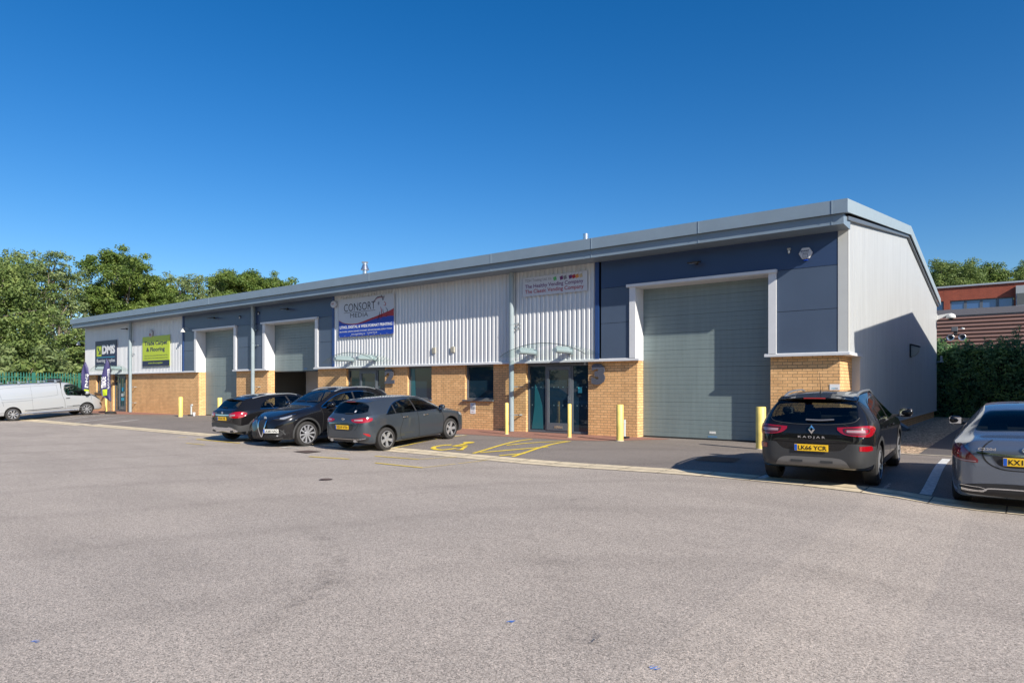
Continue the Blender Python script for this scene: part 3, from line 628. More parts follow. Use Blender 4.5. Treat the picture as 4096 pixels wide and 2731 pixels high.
tx = MB()
put_text(tx, 'CONSORT', U(.10), U(.68), V(.66), V(.86), f2, 0, -.004); put_text(tx, 'MEDIA', U(.22), U(.55), V(.49), V(.60), f2, 0, -.006)
tx.add([f2(U(.1), V(.625)), f2(U(.68), V(.625)), f2(U(.68), V(.635)), f2(U(.1), V(.635))], [(0, 1, 2, 3)], 0)
put_text(tx, 'LITHO, DIGITAL & WIDE FORMAT PRINTING', U(.02), U(.975), V(.205), V(.29), f3, 1, .03)
put_text(tx, 'BROCHURES, LEAFLETS, BUSINESS STATIONERY, SIGNAGE, BANNERS, DISPLAY STANDS', U(.02), U(.97), V(.115), V(.155), f3, 1, .01)
put_text(tx, 'www.consortmedia.co.uk', U(.24), U(.50), V(.04), V(.085), f3, 1, .0); put_text(tx, 'Tel: 01442 773 158', U(.53), U(.71), V(.045), V(.085), f3, 1, .0)
tx.build('lettering', [C_ink, C_white], t)
hs = MB()
for pts, mi, w_ in (([(.63, .80), (.70, .93), (.78, .955), (.84, .93)], 0, .02), ([(.66, .84), (.72, .92), (.79, .93), (.83, .91)], 1, .014), ([(.78, 1.0), (.80, .93), (.815, .86), (.84, .97)], 0, .022), ([(.745, .83), (.73, .80), (.735, .74)], 0, .02), ([(.755, .82), (.745, .79), (.75, .75)], 0, .012),
                    ([(.83, .82), (.86, .77), (.855, .72), (.825, .73)], 1, .022), ([(.86, .67), (.885, .62), (.89, .57), (.875, .55)], 0, .02), ([(.885, .50), (.875, .45), (.86, .43)], 1, .022), ([(.77, .70), (.79, .60), (.79, .50), (.775, .38)], 1, .026), ([(.76, .58), (.75, .48), (.73, .40), (.715, .36)], 0, .026), ([(.81, .64), (.82, .56), (.835, .52)], 0, .018)):
    ribbon2(hs, [(U(a), V(b)) for a, b in smooth(pts, 5)], lambda q, w_=w_: w_ * 1.7 * math.sin(math.pi * (q * .8 + .1)), f2, mi)
hs.build('horse_outline', [C_navy, C_red], t, fix=False)
rv = MB()
for k in range(10): rv.lathe([(.012, -.03), (.012, -.02)], (U(.01 + k * .109) - xc, 0, V(.02) - z0), 'y', 8)
rv.build('rivet', C_white, t)
# vending board
x0, x1, z0, z1 = -14.30, -11.60, 4.855, 5.535
t, xc = board('wall_sign', 'long white vending company board with plum and red lettering above an entrance', x0, x1, z0, z1, ys, C_board)
f = lambda a, b: (a - xc, -.0235, b - z0)
tx = MB()
put_text(tx, 'TOH Trading Ltd. t/a', U(.045), U(.465), V(.70), V(.90), f, 0, .0); put_text(tx, 'The Healthy Vending Company', U(.045), U(.945), V(.36), V(.62), f, 1, .012); put_text(tx, 'The Classic Vending Company', U(.045), U(.95), V(.09), V(.35), f, 2, .012)
tx.build('lettering', [C_gy, C_plum, C_crim], t)
tg = MB()
for k, (u, mi) in enumerate(((.50, 0), (.60, 1), (.655, 2), (.735, 1), (.785, 3), (.835, 4), (.89, 5))):
    c0, s0 = U(u + .02), V(.78); a = .25; w_ = .07
    tg.add([f(c0 + w_ * (math.cos(a) * p - math.sin(a) * q), s0 + w_ * (math.sin(a) * p + math.cos(a) * q)) for p, q in ((-.9, -.9), (.9, -.9), (.9, .9), (-.9, .9))], [(0, 1, 2, 3)], mi)
    ribbon2(tg, smooth([(c0, s0 + .04), (c0 + .05, s0 + .07), (c0 + .06, s0 + .14)], 4), .006, f, 2)
tg.build('tag_artwork', [C_grn, C_plum, C_gy, C_crim, C_or, flat('print_tan', (.5, .4, .25))], t)
# flooring board
x0, x1, z0, z1 = -51.25, -47.85, 2.98, 4.78
t, xc = board('wall_sign', 'navy flooring supplies banner with lime arrow above the far left entrance', x0, x1, z0, z1, ys, C_navy)
f = lambda a, b: (a - xc, -.0235, b - z0); f2 = lambda a, b: (a - xc, -.027, b - z0); tx = MB()
tx.add([f(U(a), V(b)) for a, b in ((.07, .42), (.30, .42), (.30, .82), (.07, .82))], [(0, 1, 2, 3)], 1)
tx.add([f2(U(a), V(b)) for a, b in ((.10, .74), (.15, .77), (.22, .60), (.20, .55))], [(0, 1, 2, 3)], 2); tx.add([f2(U(a), V(b)) for a, b in ((.13, .49), (.27, .49), (.27, .70), (.22, .56))], [(0, 1, 2, 3)], 2)
put_text(tx, 'DMS', U(.33), U(.93), V(.49), V(.84), f, 0, .06); tx.add([f(U(a), V(b)) for a, b in ((.08, .365), (.92, .365), (.92, .385), (.08, .385))], [(0, 1, 2, 3)], 3)
put_text(tx, 'flooring supplies', U(.07), U(.93), V(.15), V(.32), f, 0, .01); tx.build('lettering', [C_white, C_lime, C_navy, C_cyan], t)
# lime board
x0, x1, z0, z1 = -44.1, -40.56, 2.92, 4.76
t, xc = board('wall_sign', 'lime green trade carpet and flooring board on silver cladding', x0, x1, z0, z1, ys, C_lime)
f = lambda a, b: (a - xc, -.0235, b - z0); f2 = lambda a, b: (a - xc, -.027, b - z0); tx = MB()
tx.add([f(U(a), V(b)) for a, b in ((0, 0), (1, 0), (1, .185), (0, .185))], [(0, 1, 2, 3)], 0)
put_text(tx, 'Trade Carpet', U(.08), U(.92), V(.66), V(.84), f, 0, .03); put_text(tx, '& Flooring', U(.15), U(.83), V(.45), V(.63), f, 0, .03)
put_text(tx, 'Carpet, Vinyl, Wood, Laminate, Safety Flooring, Carpet Tiles,', U(.07), U(.93), V(.325), V(.375), f, 0); put_text(tx, 'Underlay, Adhesives, Trims, Smoothing Compounds and more', U(.07), U(.93), V(.24), V(.29), f, 0)
put_text(tx, 'www.dms.supplies', U(.22), U(.75), V(.06), V(.14), f2, 1, .01); tx.build('lettering', [C_navy, C_lime], t)
# big unit numbers
for s, a, b, c, d, lab in (('2', -21.72, -21.12, 1.76, 2.40, 'large grey metal figure 2 on buff brick beside the middle entrance'), ('3', -11.50, -10.98, 1.70, 2.40, 'large grey metal figure 3 on buff brick beside the right hand entrance')):
    m_ = MB(); yf, yk = Yb - .09, Yb - .06
    v, fc = text_geo(s, .06); ax = min(p[0] for p in v); bx = max(p[0] for p in v); az = min(p[1] for p in v); bz = max(p[1] for p in v)
    q = lambda p, y: (a + (p[0] - ax) * (b - a) / (bx - ax), y, c + (p[1] - az) * (d - c) / (bz - az))
    n = len(v); m_.add([q(p, yf) for p in v] + [q(p, yk) for p in v], fc + [tuple(i + n for i in g) for g in fc])
    ec = {}
    for g in fc:
        for i in range(len(g)): e = tuple(sorted((g[i], g[(i + 1) % len(g)]))); ec[e] = ec.get(e, 0) + 1
    for (i, j), k in ec.items():
        if k == 1: m_.f.append((i, j, j + n, i + n)); m_.m.append(0)
    for zz in (.2, .8): m_.box((a + b) / 2 + .05, (a + b) / 2 + .07, yk, Yb, c + (d - c) * zz - .01, c + (d - c) * zz + .01)
    o = m_.build('unit_number', mat('number_grey', (.085, .09, .115), .4)); tag(o, lab, 'number')
# notices
def notice(x0, x1, z0, z1, lab, lines_):
    t, xc = board('notice', lab, x0, x1, z0, z1, Yb - .004, C_white, .008); t['category'] = 'notice'
    f = lambda a, b: (a - xc, -.011, b - z0); tx = MB()
    for s, u0, u1, v0, v1, mi in lines_: put_text(tx, s, x0 + (x1 - x0) * u0, x0 + (x1 - x0) * u1, z0 + (z1 - z0) * v0, z0 + (z1 - z0) * v1, f, mi, .01)
    tx.build('lettering', [C_navy, C_crim, C_cyan], t)
notice(-16.93, -16.67, .60, 1.02, 'small white notice on brick below the window left of the right hand entrance', [('PRINT', .15, .5, .78, .88, 2), ('MEDIA', .5, .85, .78, .88, 0), ('DELIVERIES', .15, .85, .55, .62, 0), ('PLEASE RING', .12, .88, .45, .52, 0), ('THE BELL', .2, .8, .35, .42, 0), ('UNIT 2', .25, .75, .12, .2, 1)])
notice(-4.13, -3.88, 1.46, 1.70, 'small white notice at the right edge of the brick pier behind the black crossover', [('STUDIO', .2, .55, .45, .6, 2), ('HUB', .55, .8, .45, .6, 0), ('PARKING', .2, .85, .12, .24, 1)])
# flood lights, cameras, alarm boxes
def flood(X, Z, lab, y=Yu):
    t = thing('flood_light', lab, 'light', (X, y, Z), group='flood lights on the front wall')
    MB().box(-.03, .03, -.10, 0, -.05, .03).build('bracket', M_black, t)
    m_ = MB(); m_.prism([(-.36, -.02), (-.10, .035), (-.08, .0), (-.34, -.06)], -.17, .17, 'x'); m_.build('lamp_body', M_black, t, bevel=.006)
    MB().prism([(-.33, -.063), (-.12, -.013), (-.12, -.017), (-.33, -.067)], -.13, .13, 'x').build('lens', M_lamp, t); return t
flood(FX(2778, 19.2), 5.36, 'black flood light over the largest roller door')
flood(FX(1138, 19.2), 5.45, 'black flood light above the half open roller door')
flood(FX(845, 19.2), 5.45, 'black flood light above the closed roller door left of the half open one')
flood(FX(497, 19.2), 5.42, 'black flood light left of the far left drainpipe')
def dome(X, Z, lab, m, y=Yu):
    t = thing('security_camera', lab, 'camera', (X, y, Z), group='small security cameras on the front wall'); t.scale = (.6, .6, .6)
    MB().box(-.07, .07, -.12, 0, .02, .11).build('bracket', m, t, bevel=.01)
    m_ = MB(); m_.lathe([(.035, .02), (.05, -.02), (.055, -.08), (.03, -.13), (.005, -.15)], (0, -.07, 0), 'z', 14); m_.build('camera_head', M_lamp, t, smooth=50)
dome(-5.14, 5.40, 'small pale security camera left of the hexagonal alarm box', mat('camera_grey', (.35, .35, .33), .5))
dome(FX(961, Yu), 5.33, 'small dark security camera on the blue wall left of the middle drainpipe', M_black)
dome(FX(1036, Yu), 5.42, 'small dark security camera on the blue wall right of the middle drainpipe', M_black)
t = thing('alarm_box', 'white hexagonal alarm box near the right end of the blue panels', 'alarm', (-4.70, Yu, 5.27)); t.scale = (.63, .8, .63)
hx = [(.29 * math.cos(R(60 * k)), .25 * math.sin(R(60 * k)) * 1.12) for k in range(6)]
MB().prism(hx, -.10, -.002).build('housing', C_board, t, bevel=.03)
m_ = MB(); put_text(m_, 'BARNET', -.19, .16, .06, .13, lambda a, b: (a, -.103, b), 0, .03); put_text(m_, 'ALARMS & SECURITY', -.19, .16, .0, .03, lambda a, b: (a, -.103, b), 0)
f = lambda a, b: (a, -.103, b)
for p in (((-.10, -.03), (.08, -.03)), ((-.10, -.19), (.08, -.19)), ((-.10, -.03), (-.10, -.19)), ((.08, -.03), (.08, -.19)), ((-.06, -.08), (-.02, -.10)), ((.04, -.08), (0, -.10)), ((-.03, -.15), (.01, -.15))): ribbon2(m_, list(p), .018, f)
m_.build('lettering', C_navy, t); MB().box(-.08, .08, -.08, -.01, -.315, -.275).build('strobe', mat('strobe_blue', (.01, .06, .5), .2), t)
t = thing('alarm_box', 'white oval alarm box left of the printing company board', 'alarm', (-25.0, Yu - .035, 5.40))
ov = [(.20 * math.cos(a) * (1 if math.cos(a) > 0 else 1), .16 * math.sin(a)) for a in [i * math.pi / 8 for i in range(16)]]
MB().prism(ov, -.10, -.002).build('housing', C_board, t, bevel=.03); m_ = MB(); put_text(m_, 'ADT', -.11, .08, -.02, .05, lambda a, b: (a, -.103, b), 0, .03); m_.build('lettering', C_crim, t)
t = thing('alarm_box', 'pale grey alarm box standing above the lime board', 'alarm', (-42.9, Yu - .035, 4.95))
MB().prism([(.19 * math.cos(a), .25 * math.sin(a)) for a in [i * math.pi / 8 for i in range(16)]], -.10, -.002).build('housing', mat('alarm_grey', (.5, .5, .5), .4), t, bevel=.03); MB().box(-.09, .05, -.108, -.101, -.17, .0).build('logo_patch', C_crim, t)
# bell shaped lamp heads
M_board_w = mat('enamel_white', (.7, .7, .68), .35)
def bell(X, Y, Z, lab, dx, dy):
    t = thing('wall_lamp', lab, 'lamp', (X, Y, Z), group='bell shaped wall lamps'); t.scale = (.75, .75, .75)
    MB().path([(0, 0, 0), (dx * .5, dy * .5, .10), (dx, dy, .04)], .022).build('arm', M_pipe, t)
    m_ = MB(); m_.lathe([(.05, .08), (.06, -.0), (.13, -.14), (.20, -.26), (.19, -.26), (.0, -.1)], (dx, dy, 0), 'z', 20); m_.build('lamp_shade', M_board_w, t, smooth=40)
bell(FX(755, Yu), Yu, 4.98, 'white bell shaped lamp on the blue wall right of the lime board', .0, -.45)
bell(-53.25, Yu + .1, 4.85, 'white bell shaped lamp sticking out from the far left corner of the building', -1.0, -.3)
# gable things
def gable_light(Y, Z, lab):
    t = thing('bulkhead_light', lab, 'light', (XR, Y, Z))
    MB().box(0, .07, -.16, .16, -.28, .26).build('back_plate', M_black, t, bevel=.01); MB().prism([(.05, .27), (.38, .16), (.36, .10), (.07, .20)], -.17, .17, 'y').build('hood', M_black, t)
    m_ = MB(); m_.prism([(.06, .19), (.35, .09), (.34, -.08), (.22, -.22), (.06, -.26)], -.15, .15, 'y'); m_.build('lens', mat('opal_lens', (.42, .42, .36), .3), t, bevel=.02)
gable_light(31.6, 3.12, 'dark hooded bulkhead light on the shaded gable wall')
t = thing('dome_camera', 'white dome camera on a bracket at the far end of the gable wall', 'camera', (XR, 41.9, 5.35)); t.scale = (.68, .68, .68)
MB().box(0, .10, -.12, .12, -.28, .22).prism([(.1, .10), (.9, .22), (.9, .12), (.1, -.25)], -.05, .05, 'y').build('bracket', M_board_w, t)
m_ = MB(); m_.lathe([(.05, .22), (.28, .10), (.33, -.12), (.30, -.16), (.0, -.16)], (1.0, 0, 0), 'z', 22); m_.build('camera_hood', M_board_w, t, smooth=50)
m_ = MB(); m_.lathe([(.17, -.165), (.15, -.25), (.06, -.32)], (1.0, 0, 0), 'z', 18); m_.build('camera_dome', M_black, t, smooth=60)
t = thing('wall_bracket', 'small pale bracket low on the far edge of the gable wall', 'bracket', (XR, 42.0, 3.0)); MB().box(0, .35, -.05, .05, -.06, .0).box(.2, .3, -.05, .05, 0, .28).build('arm', M_pipe, t); MB().box(0, .03, -.1, .1, -.15, .1).build('plate', M_pipe, t)
t = thing('air_vent_cowl', 'dark blue grey box leaning on the low brick plinth in the gravel', 'box', (XR - .09, 28.6, .0)); m_ = MB(); m_.prism([(0, 0), (.35, 0), (.42, .10), (.05, .34), (0, .34)], -.35, .35, 'y'); m_.build('cowl', M_frame, t, bevel=.02); MB().box(.36, .44, -.3, .3, .02, .05).build('lip', M_black, t)
# ------------------------------------------------------------------ bollards, standpipes, covers
def bollard(X, Y, r, h, lab, grp):
    t = thing('bollard', lab, 'bollard', (X, Y, G(X, Y) + .004), group=grp)
    m_ = MB(); m_.lathe([(r, 0), (r, h - .015), (r - .012, h), (.0, h + .004)], (0, 0, 0), 'z', 28); m_.build('post', M_yel, t, smooth=50)
    m_ = MB(); m_.lathe([(r + .02, 0), (r + .012, .02), (r, .022)], (0, 0, 0), 'z', 28); m_.build('base_ring', M_kerb, t, smooth=50)
g1 = 'thick yellow steel bollards at the roller doors'; g2 = 'thin yellow bollards at the entrances'
bollard(-5.41, 17.75, .125, 1.10, 'thick yellow bollard standing right beside the black crossover', g1)
bollard(-9.61, 17.92, .105, 1.09, 'thick yellow bollard left of the largest roller door', g1)
bollard(-36.21, 17.85, .11, 1.08, 'thick yellow bollard in front of the plain brick wall under the lime board', g1)
bollard(FX(879, 17.9), 17.9, .11, 1.08, 'thick yellow bollard half hidden behind the rear of the small black hatchback', g1)
bollard(-14.02, 18.05, .062, 1.08, 'thin yellow bollard beside the right hand drainpipe', g2)
bollard(-11.49, 18.06, .062, 1.08, 'thin yellow bollard in front of the right hand glass door', g2)
bollard(-47.6, 18.6, .065, 1.05, 'thin yellow bollard beside the feather flag base', g2)
def standpipe(X, Y, lab, cap):
    t = thing('vent_pipe', lab, 'pipe', (X, Y, 0)); m_ = MB(); m_.tube((0, 0, 0), (0, 0, .60), .045, n=14); m_.tube((0, 0, .48), (0, 0, .52), .055, n=14)
    if cap: m_.tube((-.02, 0, .60), (.10, 0, .62), .05, n=12)
    m_.build('pipe', mat('pvc_grey', (.45, .48, .48), .4), t, smooth=40); MB().box(-.16, .13, -.12, .10, 0, .07).build('base', M_black, t)
standpipe(-9.98, 18.9, 'short grey pipe standing behind the bollard left of the largest roller door', False)
standpipe(FX(765, 19.0), 19.0, 'short grey capped pipe against the brick wall in the black footing', True)
t = thing('paper_cup', 'white paper cup on the ground beside the capped pipe', 'cup', (FX(776, 18.85), 18.85, .012)); MB().tube((0, 0, 0), (0, 0, .17), .06, .08).build('cup', C_board, t, smooth=40); MB().tube((0, 0, .17), (0, 0, .20), .085, .08).build('lid', C_white, t, smooth=40)
M_iron = mat('rusty_iron', (.10, .065, .05), .7, var=.3, vscale=20, bump=.4, bscale=40)
def cover(c4, lab):
    X = sum(p[0] for p in c4) / 4; Y = sum(p[1] for p in c4) / 4; t = thing('manhole_cover', lab, 'manhole cover', (X, Y, G(X, Y)))
    MB().add([(p[0] - X, p[1] - Y, G(*p) - G(X, Y) + .014) for p in c4], [(0, 1, 2, 3)]).build('plate', M_iron, t)
    k = [((p[0] - X) * 1.14, (p[1] - Y) * 1.14, G(*p) - G(X, Y) + .011) for p in c4]; MB().add(k, [(0, 1, 2, 3)]).build('frame', M_black, t)
r2_ = lambda x, y: P(700 + x * .44643, 1150 + y * .44643)
cover([r2_(1070, 1470), r2_(1180, 1484), r2_(1300, 1470), r2_(1190, 1461)], 'rusty rectangular manhole cover in front of the two black cars and grey hatchback')
a = P(2872, 1838); cover([(a[0] - .35, a[1] - .3), (a[0] + .4, a[1] - .3), (a[0] + .35, a[1] + .35), (a[0] - .4, a[1] + .35)], 'rectangular manhole cover in the shadow beside the black crossover')
a = P(1303, 1918); t = thing('drain_cover', 'small dark round drain cover alone on the open tarmac', 'drain cover', (a[0], a[1], G(*a))); MB().lathe([(.105, .010), (.10, .016), (0, .016)], (0, 0, 0), 'z', 20).build('plate', M_iron, t); MB().lathe([(.125, .008), (.11, .012)], (0, 0, 0), 'z', 20).build('rim', M_black, t)
M_bl = mat('blue_rag', (.02, .12, .45), .6)
for (x, y), lab in (((2046, 2490), 'scrap of blue plastic on the tarmac near the bottom centre'), ((2615, 2675), 'scrap of blue plastic nearest the bottom edge right of centre'), ((137, 2570), 'frayed scrap of blue plastic at the lower left')):
    a = P(x, y); m_ = MB(); r2 = random.Random(x)
    for k in range(4):
        u, v = r2.uniform(-.025, .025), r2.uniform(-.01, .01); an = r2.uniform(-.2, .5) + .65; w_ = r2.uniform(.012, .025); m_.add([(u - w_ * math.cos(an), v - w_ * math.sin(an), .006), (u + w_ * math.cos(an), v + w_ * math.sin(an), .006 + .006), (u + w_ * math.cos(an) + .003, v + w_ * math.sin(an) + .008, .014), (u - w_ * math.cos(an), v - w_ * math.sin(an) + .007, .009)], [(0, 1, 2, 3)])
    o = m_.build('plastic_scrap', M_bl, fix=False); o.location = (a[0], a[1], G(*a)); tag(o, lab, 'litter', 'scraps of blue plastic on the tarmac')
# ------------------------------------------------------------------ feather flags
def flag(X, Y, heading, s, lab, txt):
    t = thing('feather_flag', lab, 'flag', (X, Y, G(X, Y) + .01), (0, 0, heading), group='feather flags by the left entrance')
    m_ = MB(); m_.lathe([(.30, 0), (.31, .06), (.24, .14), (.05, .16)], (0, 0, 0), 'z', 24); m_.build('base', M_rubber, t, smooth=40)
    H = 3.35; pole = [(0, 0, .1), (0, 0, 2.4), (.02 * s, 0, 2.8), (.10 * s, 0, 3.1), (.26 * s, 0, H)]; MB().path([(0, 0, .1), (0, 0, .72)], .018).build('lower_pole', M_steel, t); MB().path(pole[:1] + [(0, 0, .7)] + pole[1:], .014).build('pole', M_black, t)
    cl_ = MB(); N = 22; vs = []
    wf = lambda z: float(np.interp(z, [.78, 1.15, 2.0, 2.6, 3.0, 3.2, 3.33], [.04, .60, .60, .55, .45, .34, .27])); xf = lambda z: float(np.interp(z, [.78, 2.4, 2.8, 3.1, 3.33], [0, 0, .02, .10, .25]))
    wave = lambda u, z: .05 * math.sin(u * 7 + z * 2.2)
    for i in range(N + 1):
        z = .78 + 2.55 * i / N
        for j in range(7): u = j / 6; X_ = s * (xf(z) + max(0, wf(z) - xf(z)) * u); vs.append((X_, wave(u, z), z - .06 * u))
    cl_.add(vs, [(i * 7 + j, i * 7 + j + 1, i * 7 + j + 8, i * 7 + j + 7) for i in range(N) for j in range(6)])
    cl_.build('cloth', mat('flag_navy', (.045, .04, .13), .6), t, smooth=60)
    tx = MB()
    for wd, u0, u1, v0, v1, mi in txt:
        for side in (-1, 1):
            # text runs up the flag
            gg, ff = text_geo(wd, .03); ax = min(p[0] for p in gg); bx = max(p[0] for p in gg); az = min(p[1] for p in gg); bz = max(p[1] for p in gg); pv = []
            for p in gg:
                a = (p[0] - ax) / (bx - ax); b_ = (p[1] - az) / (bz - az); z = v0 + (v1 - v0) * a; u = u1 - (u1 - u0) * b_
                if s < 0: u = u0 + (u1 - u0) * b_ if side < 0 else u1 - (u1 - u0) * b_
                elif side > 0: u = u0 + (u1 - u0) * b_
                pv.append((s * u * .58, wave(u, z) + side * .012, z - .06 * u))
            tx.add(pv, ff, mi)
    for side in (-1, 1):
        tx.add([(s * u * .58, wave(u, z) + side * .011, z - .06 * u) for u, z in ((.35, 1.12), (.92, 1.12), (.92, 1.5), (.35, 1.5))], [(0, 1, 2, 3)], 1)
        tx.add([(s * u * .58, wave(u, z) + side * .013, z - .06 * u) for u, z in ((.45, 1.16), (.60, 1.16), (.85, 1.42), (.78, 1.46))], [(0, 1, 2, 3)], 2)
    tx.build('lettering', [C_white, C_lime, flat('flag_navy2', (.045, .04, .13))], t, fix=False)
a = FX(443, 17.2)
flag(a, 17.2, R(30), -1, 'navy feather flag on black round base with trade counter lettering', [('TRADE', .58, .98, 1.6, 2.25, 0), ('COUNTER', .10, .42, 1.5, 2.75, 0)])
flag(FX(327, 18.2), 18.2, R(28), 1, 'navy feather flag standing behind the nose of the silver van', [('DMS', .40, .92, 1.62, 2.55, 0)])
# ------------------------------------------------------------------ green palisade fence along the left boundary
t = thing('palisade_fence', 'green steel palisade fence behind the silver van', 'fence', (-53.6, 10, 0))
XF = -53.6
for y0 in np.arange(19.2, -4.2, -2.8):
    pl = MB()
    for k in range(17):
        y = y0 - .08 - k * .165 - 10
        pl.prism([(y - .035, .05), (y + .035, .05), (y + .035, 2.50), (y + .018, 2.60), (y, 2.64), (y - .018, 2.60), (y - .035, 2.50)], .03, .045, 'x')
    pl.build('pale_panel', M_green, t); [MB().box(-.03, .028, y0 - 2.8 - 10, y0 - 10, q, q + .05).build('rail', M_green, t) for q in (2.28, .45)]
    MB().box(-.06, .06, y0 - 10 - .05, y0 - 10 + .05, 0, 2.62).build('post', M_green, t)
# ------------------------------------------------------------------ cars
def pchip(pts):
    xs = np.array([p[0] for p in pts], float); ys = np.array([p[1] for p in pts], float); h = np.diff(xs); d = np.diff(ys) / h; m = np.zeros(len(xs))
    m[0] = d[0]; m[-1] = d[-1]
    for i in range(1, len(xs) - 1):
        if d[i - 1] * d[i] > 0:
            w1 = 2 * h[i] + h[i - 1]; w2 = h[i] + 2 * h[i - 1]; m[i] = (w1 + w2) / (w1 / d[i - 1] + w2 / d[i])
    def f(x):
        x = min(max(x, xs[0]), xs[-1]); i = min(int(np.searchsorted(xs, x, 'right')) - 1, len(h) - 1); t = (x - xs[i]) / h[i]
        return float(ys[i] * (2 * t ** 3 - 3 * t * t + 1) + h[i] * m[i] * (t ** 3 - 2 * t * t + t) + ys[i + 1] * (-2 * t ** 3 + 3 * t * t) + h[i] * m[i + 1] * (t ** 3 - t * t))
    return f
def lin(pts):
    a = [p[0] for p in pts]; b = [p[1] for p in pts]; return lambda x: float(np.interp(x, a, b))
def glass_mat(name='car_glass', col=(.004, .006, .008)): return mat(name, col, .02, 0, .55, .0)
M_cglass = thinglass('car_glass', (.40, .45, .44), .55, .01)
M_tl = mat('tail_lamp_red', (.30, .004, .010), .08, 0, .6, 1.0)
M_tlw = mat('tail_lamp_clear', (.36, .24, .25), .12, 0, .6, 1.0)
M_hl = mat('head_lamp_clear', (.45, .47, .50), .06, .4, .6, 1.0)
M_rim = mat('alloy_silver', (.42, .43, .45), .30, .6, .5)
M_rimd = mat('alloy_dark', (.03, .03, .033), .35, .3)
M_arch = mat('wheel_well', (.008, .008, .008), .9)
M_plY = mat('plate_yellow', (.85, .52, .02), .4); M_plW = mat('plate_white', (.72, .72, .68), .4); M_plB = mat('plate_blue', (.01, .10, .50), .4); M_ink = mat('plate_ink', (.01, .01, .01), .4)
M_seam = mat('panel_gap', (.006, .006, .006), .8)
class Car:
    def __init__(s, sp):
        s.sp = sp; s.L = sp['L']; s.ro = sp['ro']; s.wb = sp['wb']; s.xc = s.ro + s.wb / 2; s.win = []
        s.zt, s.zs, s.zb, s.w, s.wt = (pchip(sp[k]) for k in ('zt', 'zs', 'zb', 'w', 'wt')); s.ws = sp.get('ws', .955)
        X, Y, hd = sp['pos']; c, n = math.cos(hd), math.sin(hd)      # pos = rear axle centre
        zr = G(X, Y); xf, yf = X + c * s.wb, Y + n * s.wb; zf = G(xf, yf)
        s.root = thing(sp['name'], sp['label'], sp['cat'], ((X + xf) / 2, (Y + yf) / 2, (zr + zf) / 2 + .006), (0, -math.atan2(zf - zr, s.wb), hd))
        s.root.rotation_mode = 'XYZ'
        s.body()
    def P(s, p): return (p[0] - s.xc, p[1], p[2])
    def section(s, x):
        zb, zs, zt, w, wt = s.zb(x), s.zs(x), s.zt(x), s.w(x), s.wt(x); cr = s.sp.get('cr', .07)
        zs = min(zs, zt - .06); H = zs - zb; wt = min(wt, w * .95); ws = max(w * s.ws, wt)
        g = min(1, max(0, (zt - zs - .06) / .25)); cr = cr * (.6 + .4 * g); cr = min(cr, (zt - zs) * .7)
        zm = (zs + zt - cr) / 2; wm = (ws + wt) / 2 + .022 * g
        k = s.sp.get('tuck', .93)
        ctl = [(0, zb), (.72 * w, zb), (k * w, zb + .025), (.982 * w, zb + .2 * H), (.997 * w, zb + .42 * H), (w, zb + .62 * H), (.992 * w, zb + .86 * H), (ws, zs), (wm, zm), (wt, zt - cr), (.86 * wt, zt - .42 * cr), (.5 * wt, zt - .12 * cr), (0, zt)]
        out = []; N = len(ctl)
        for i in range(N - 1):
            p0, p1, p2, p3 = ctl[max(0, i - 1)], ctl[i], ctl[i + 1], ctl[min(N - 1, i + 2)]; n = {6: 3, 7: 9, 8: 9, 9: 6, 10: 8, 11: 12}.get(i, 3)
            if i == 0: n = 2
            for j in range(n):
                t = j / n
                def cr_(d):
                    a = (p2[d] - p0[d]) * .5; b = (p3[d] - p1[d]) * .5
                    if i == 7 : a *= .12
                    if i == 6 : b *= .25
                    return p1[d] * (2 * t ** 3 - 3 * t * t + 1) + a * (t ** 3 - 2 * t * t + t) + p2[d] * (-2 * t ** 3 + 3 * t * t) + b * (t ** 3 - t * t)
                out.append((cr_(0), cr_(1)))
        out.append(ctl[-1]); return out
    def body(s):
        e = [0, .006, .014, .025, .04, .06, .085, .115, .15, .19, .24, .3, .36]; xs = e + list(np.arange(.40, s.L - .38, .04)) + [s.L - q for q in reversed(e)]
        mb = MB(); n = None; vs = []
        for x in xs:
            h = s.section(x); ring = [(x, y, z) for y, z in h] + [(x, -y, z) for y, z in reversed(h[1:-1])]; n = len(ring); vs += ring
        fs = [(i * n + j, (i + 1) * n + j, (i + 1) * n + (j + 1) % n, i * n + (j + 1) % n) for i in range(len(xs) - 1) for j in range(n)] + [tuple(range(n)), tuple(reversed(range((len(xs) - 1) * n, len(xs) * n)))]
        s.bvh = BVHTree.FromPolygons([Vector(v) for v in vs], fs)
        mb.add([s.P(v) for v in vs], fs); o = mb.build('body', [s.sp['paint'], M_arch], s.root)
        r = s.sp['r']; cut = MB(); wd = s.sp['W'] / 2
        for x in (s.ro, s.ro + s.wb):
            for sg in (1, -1): cut.tube((x - s.xc, sg * (wd - .30), r + .015), (x - s.xc, sg * (wd + .3), r + .015), r + s.sp.get('gap', .055), n=40, mi=1)
        c = cut.build('cut', [s.sp['paint'], M_arch]); c.parent = s.root
        md = o.modifiers.new('b', 'BOOLEAN'); md.operation = 'DIFFERENCE'; md.object = c; md.solver = 'EXACT'
        bpy.context.view_layer.update(); dg = bpy.context.evaluated_depsgraph_get(); me = bpy.data.meshes.new_from_object(o.evaluated_get(dg))
        o.modifiers.clear(); o.data = me; me.polygons.foreach_set('use_smooth', [True] * len(me.polygons)); me.set_sharp_from_angle(angle=R(26)); me.name = 'body'
        bpy.data.objects.remove(c); s.bodyo = o
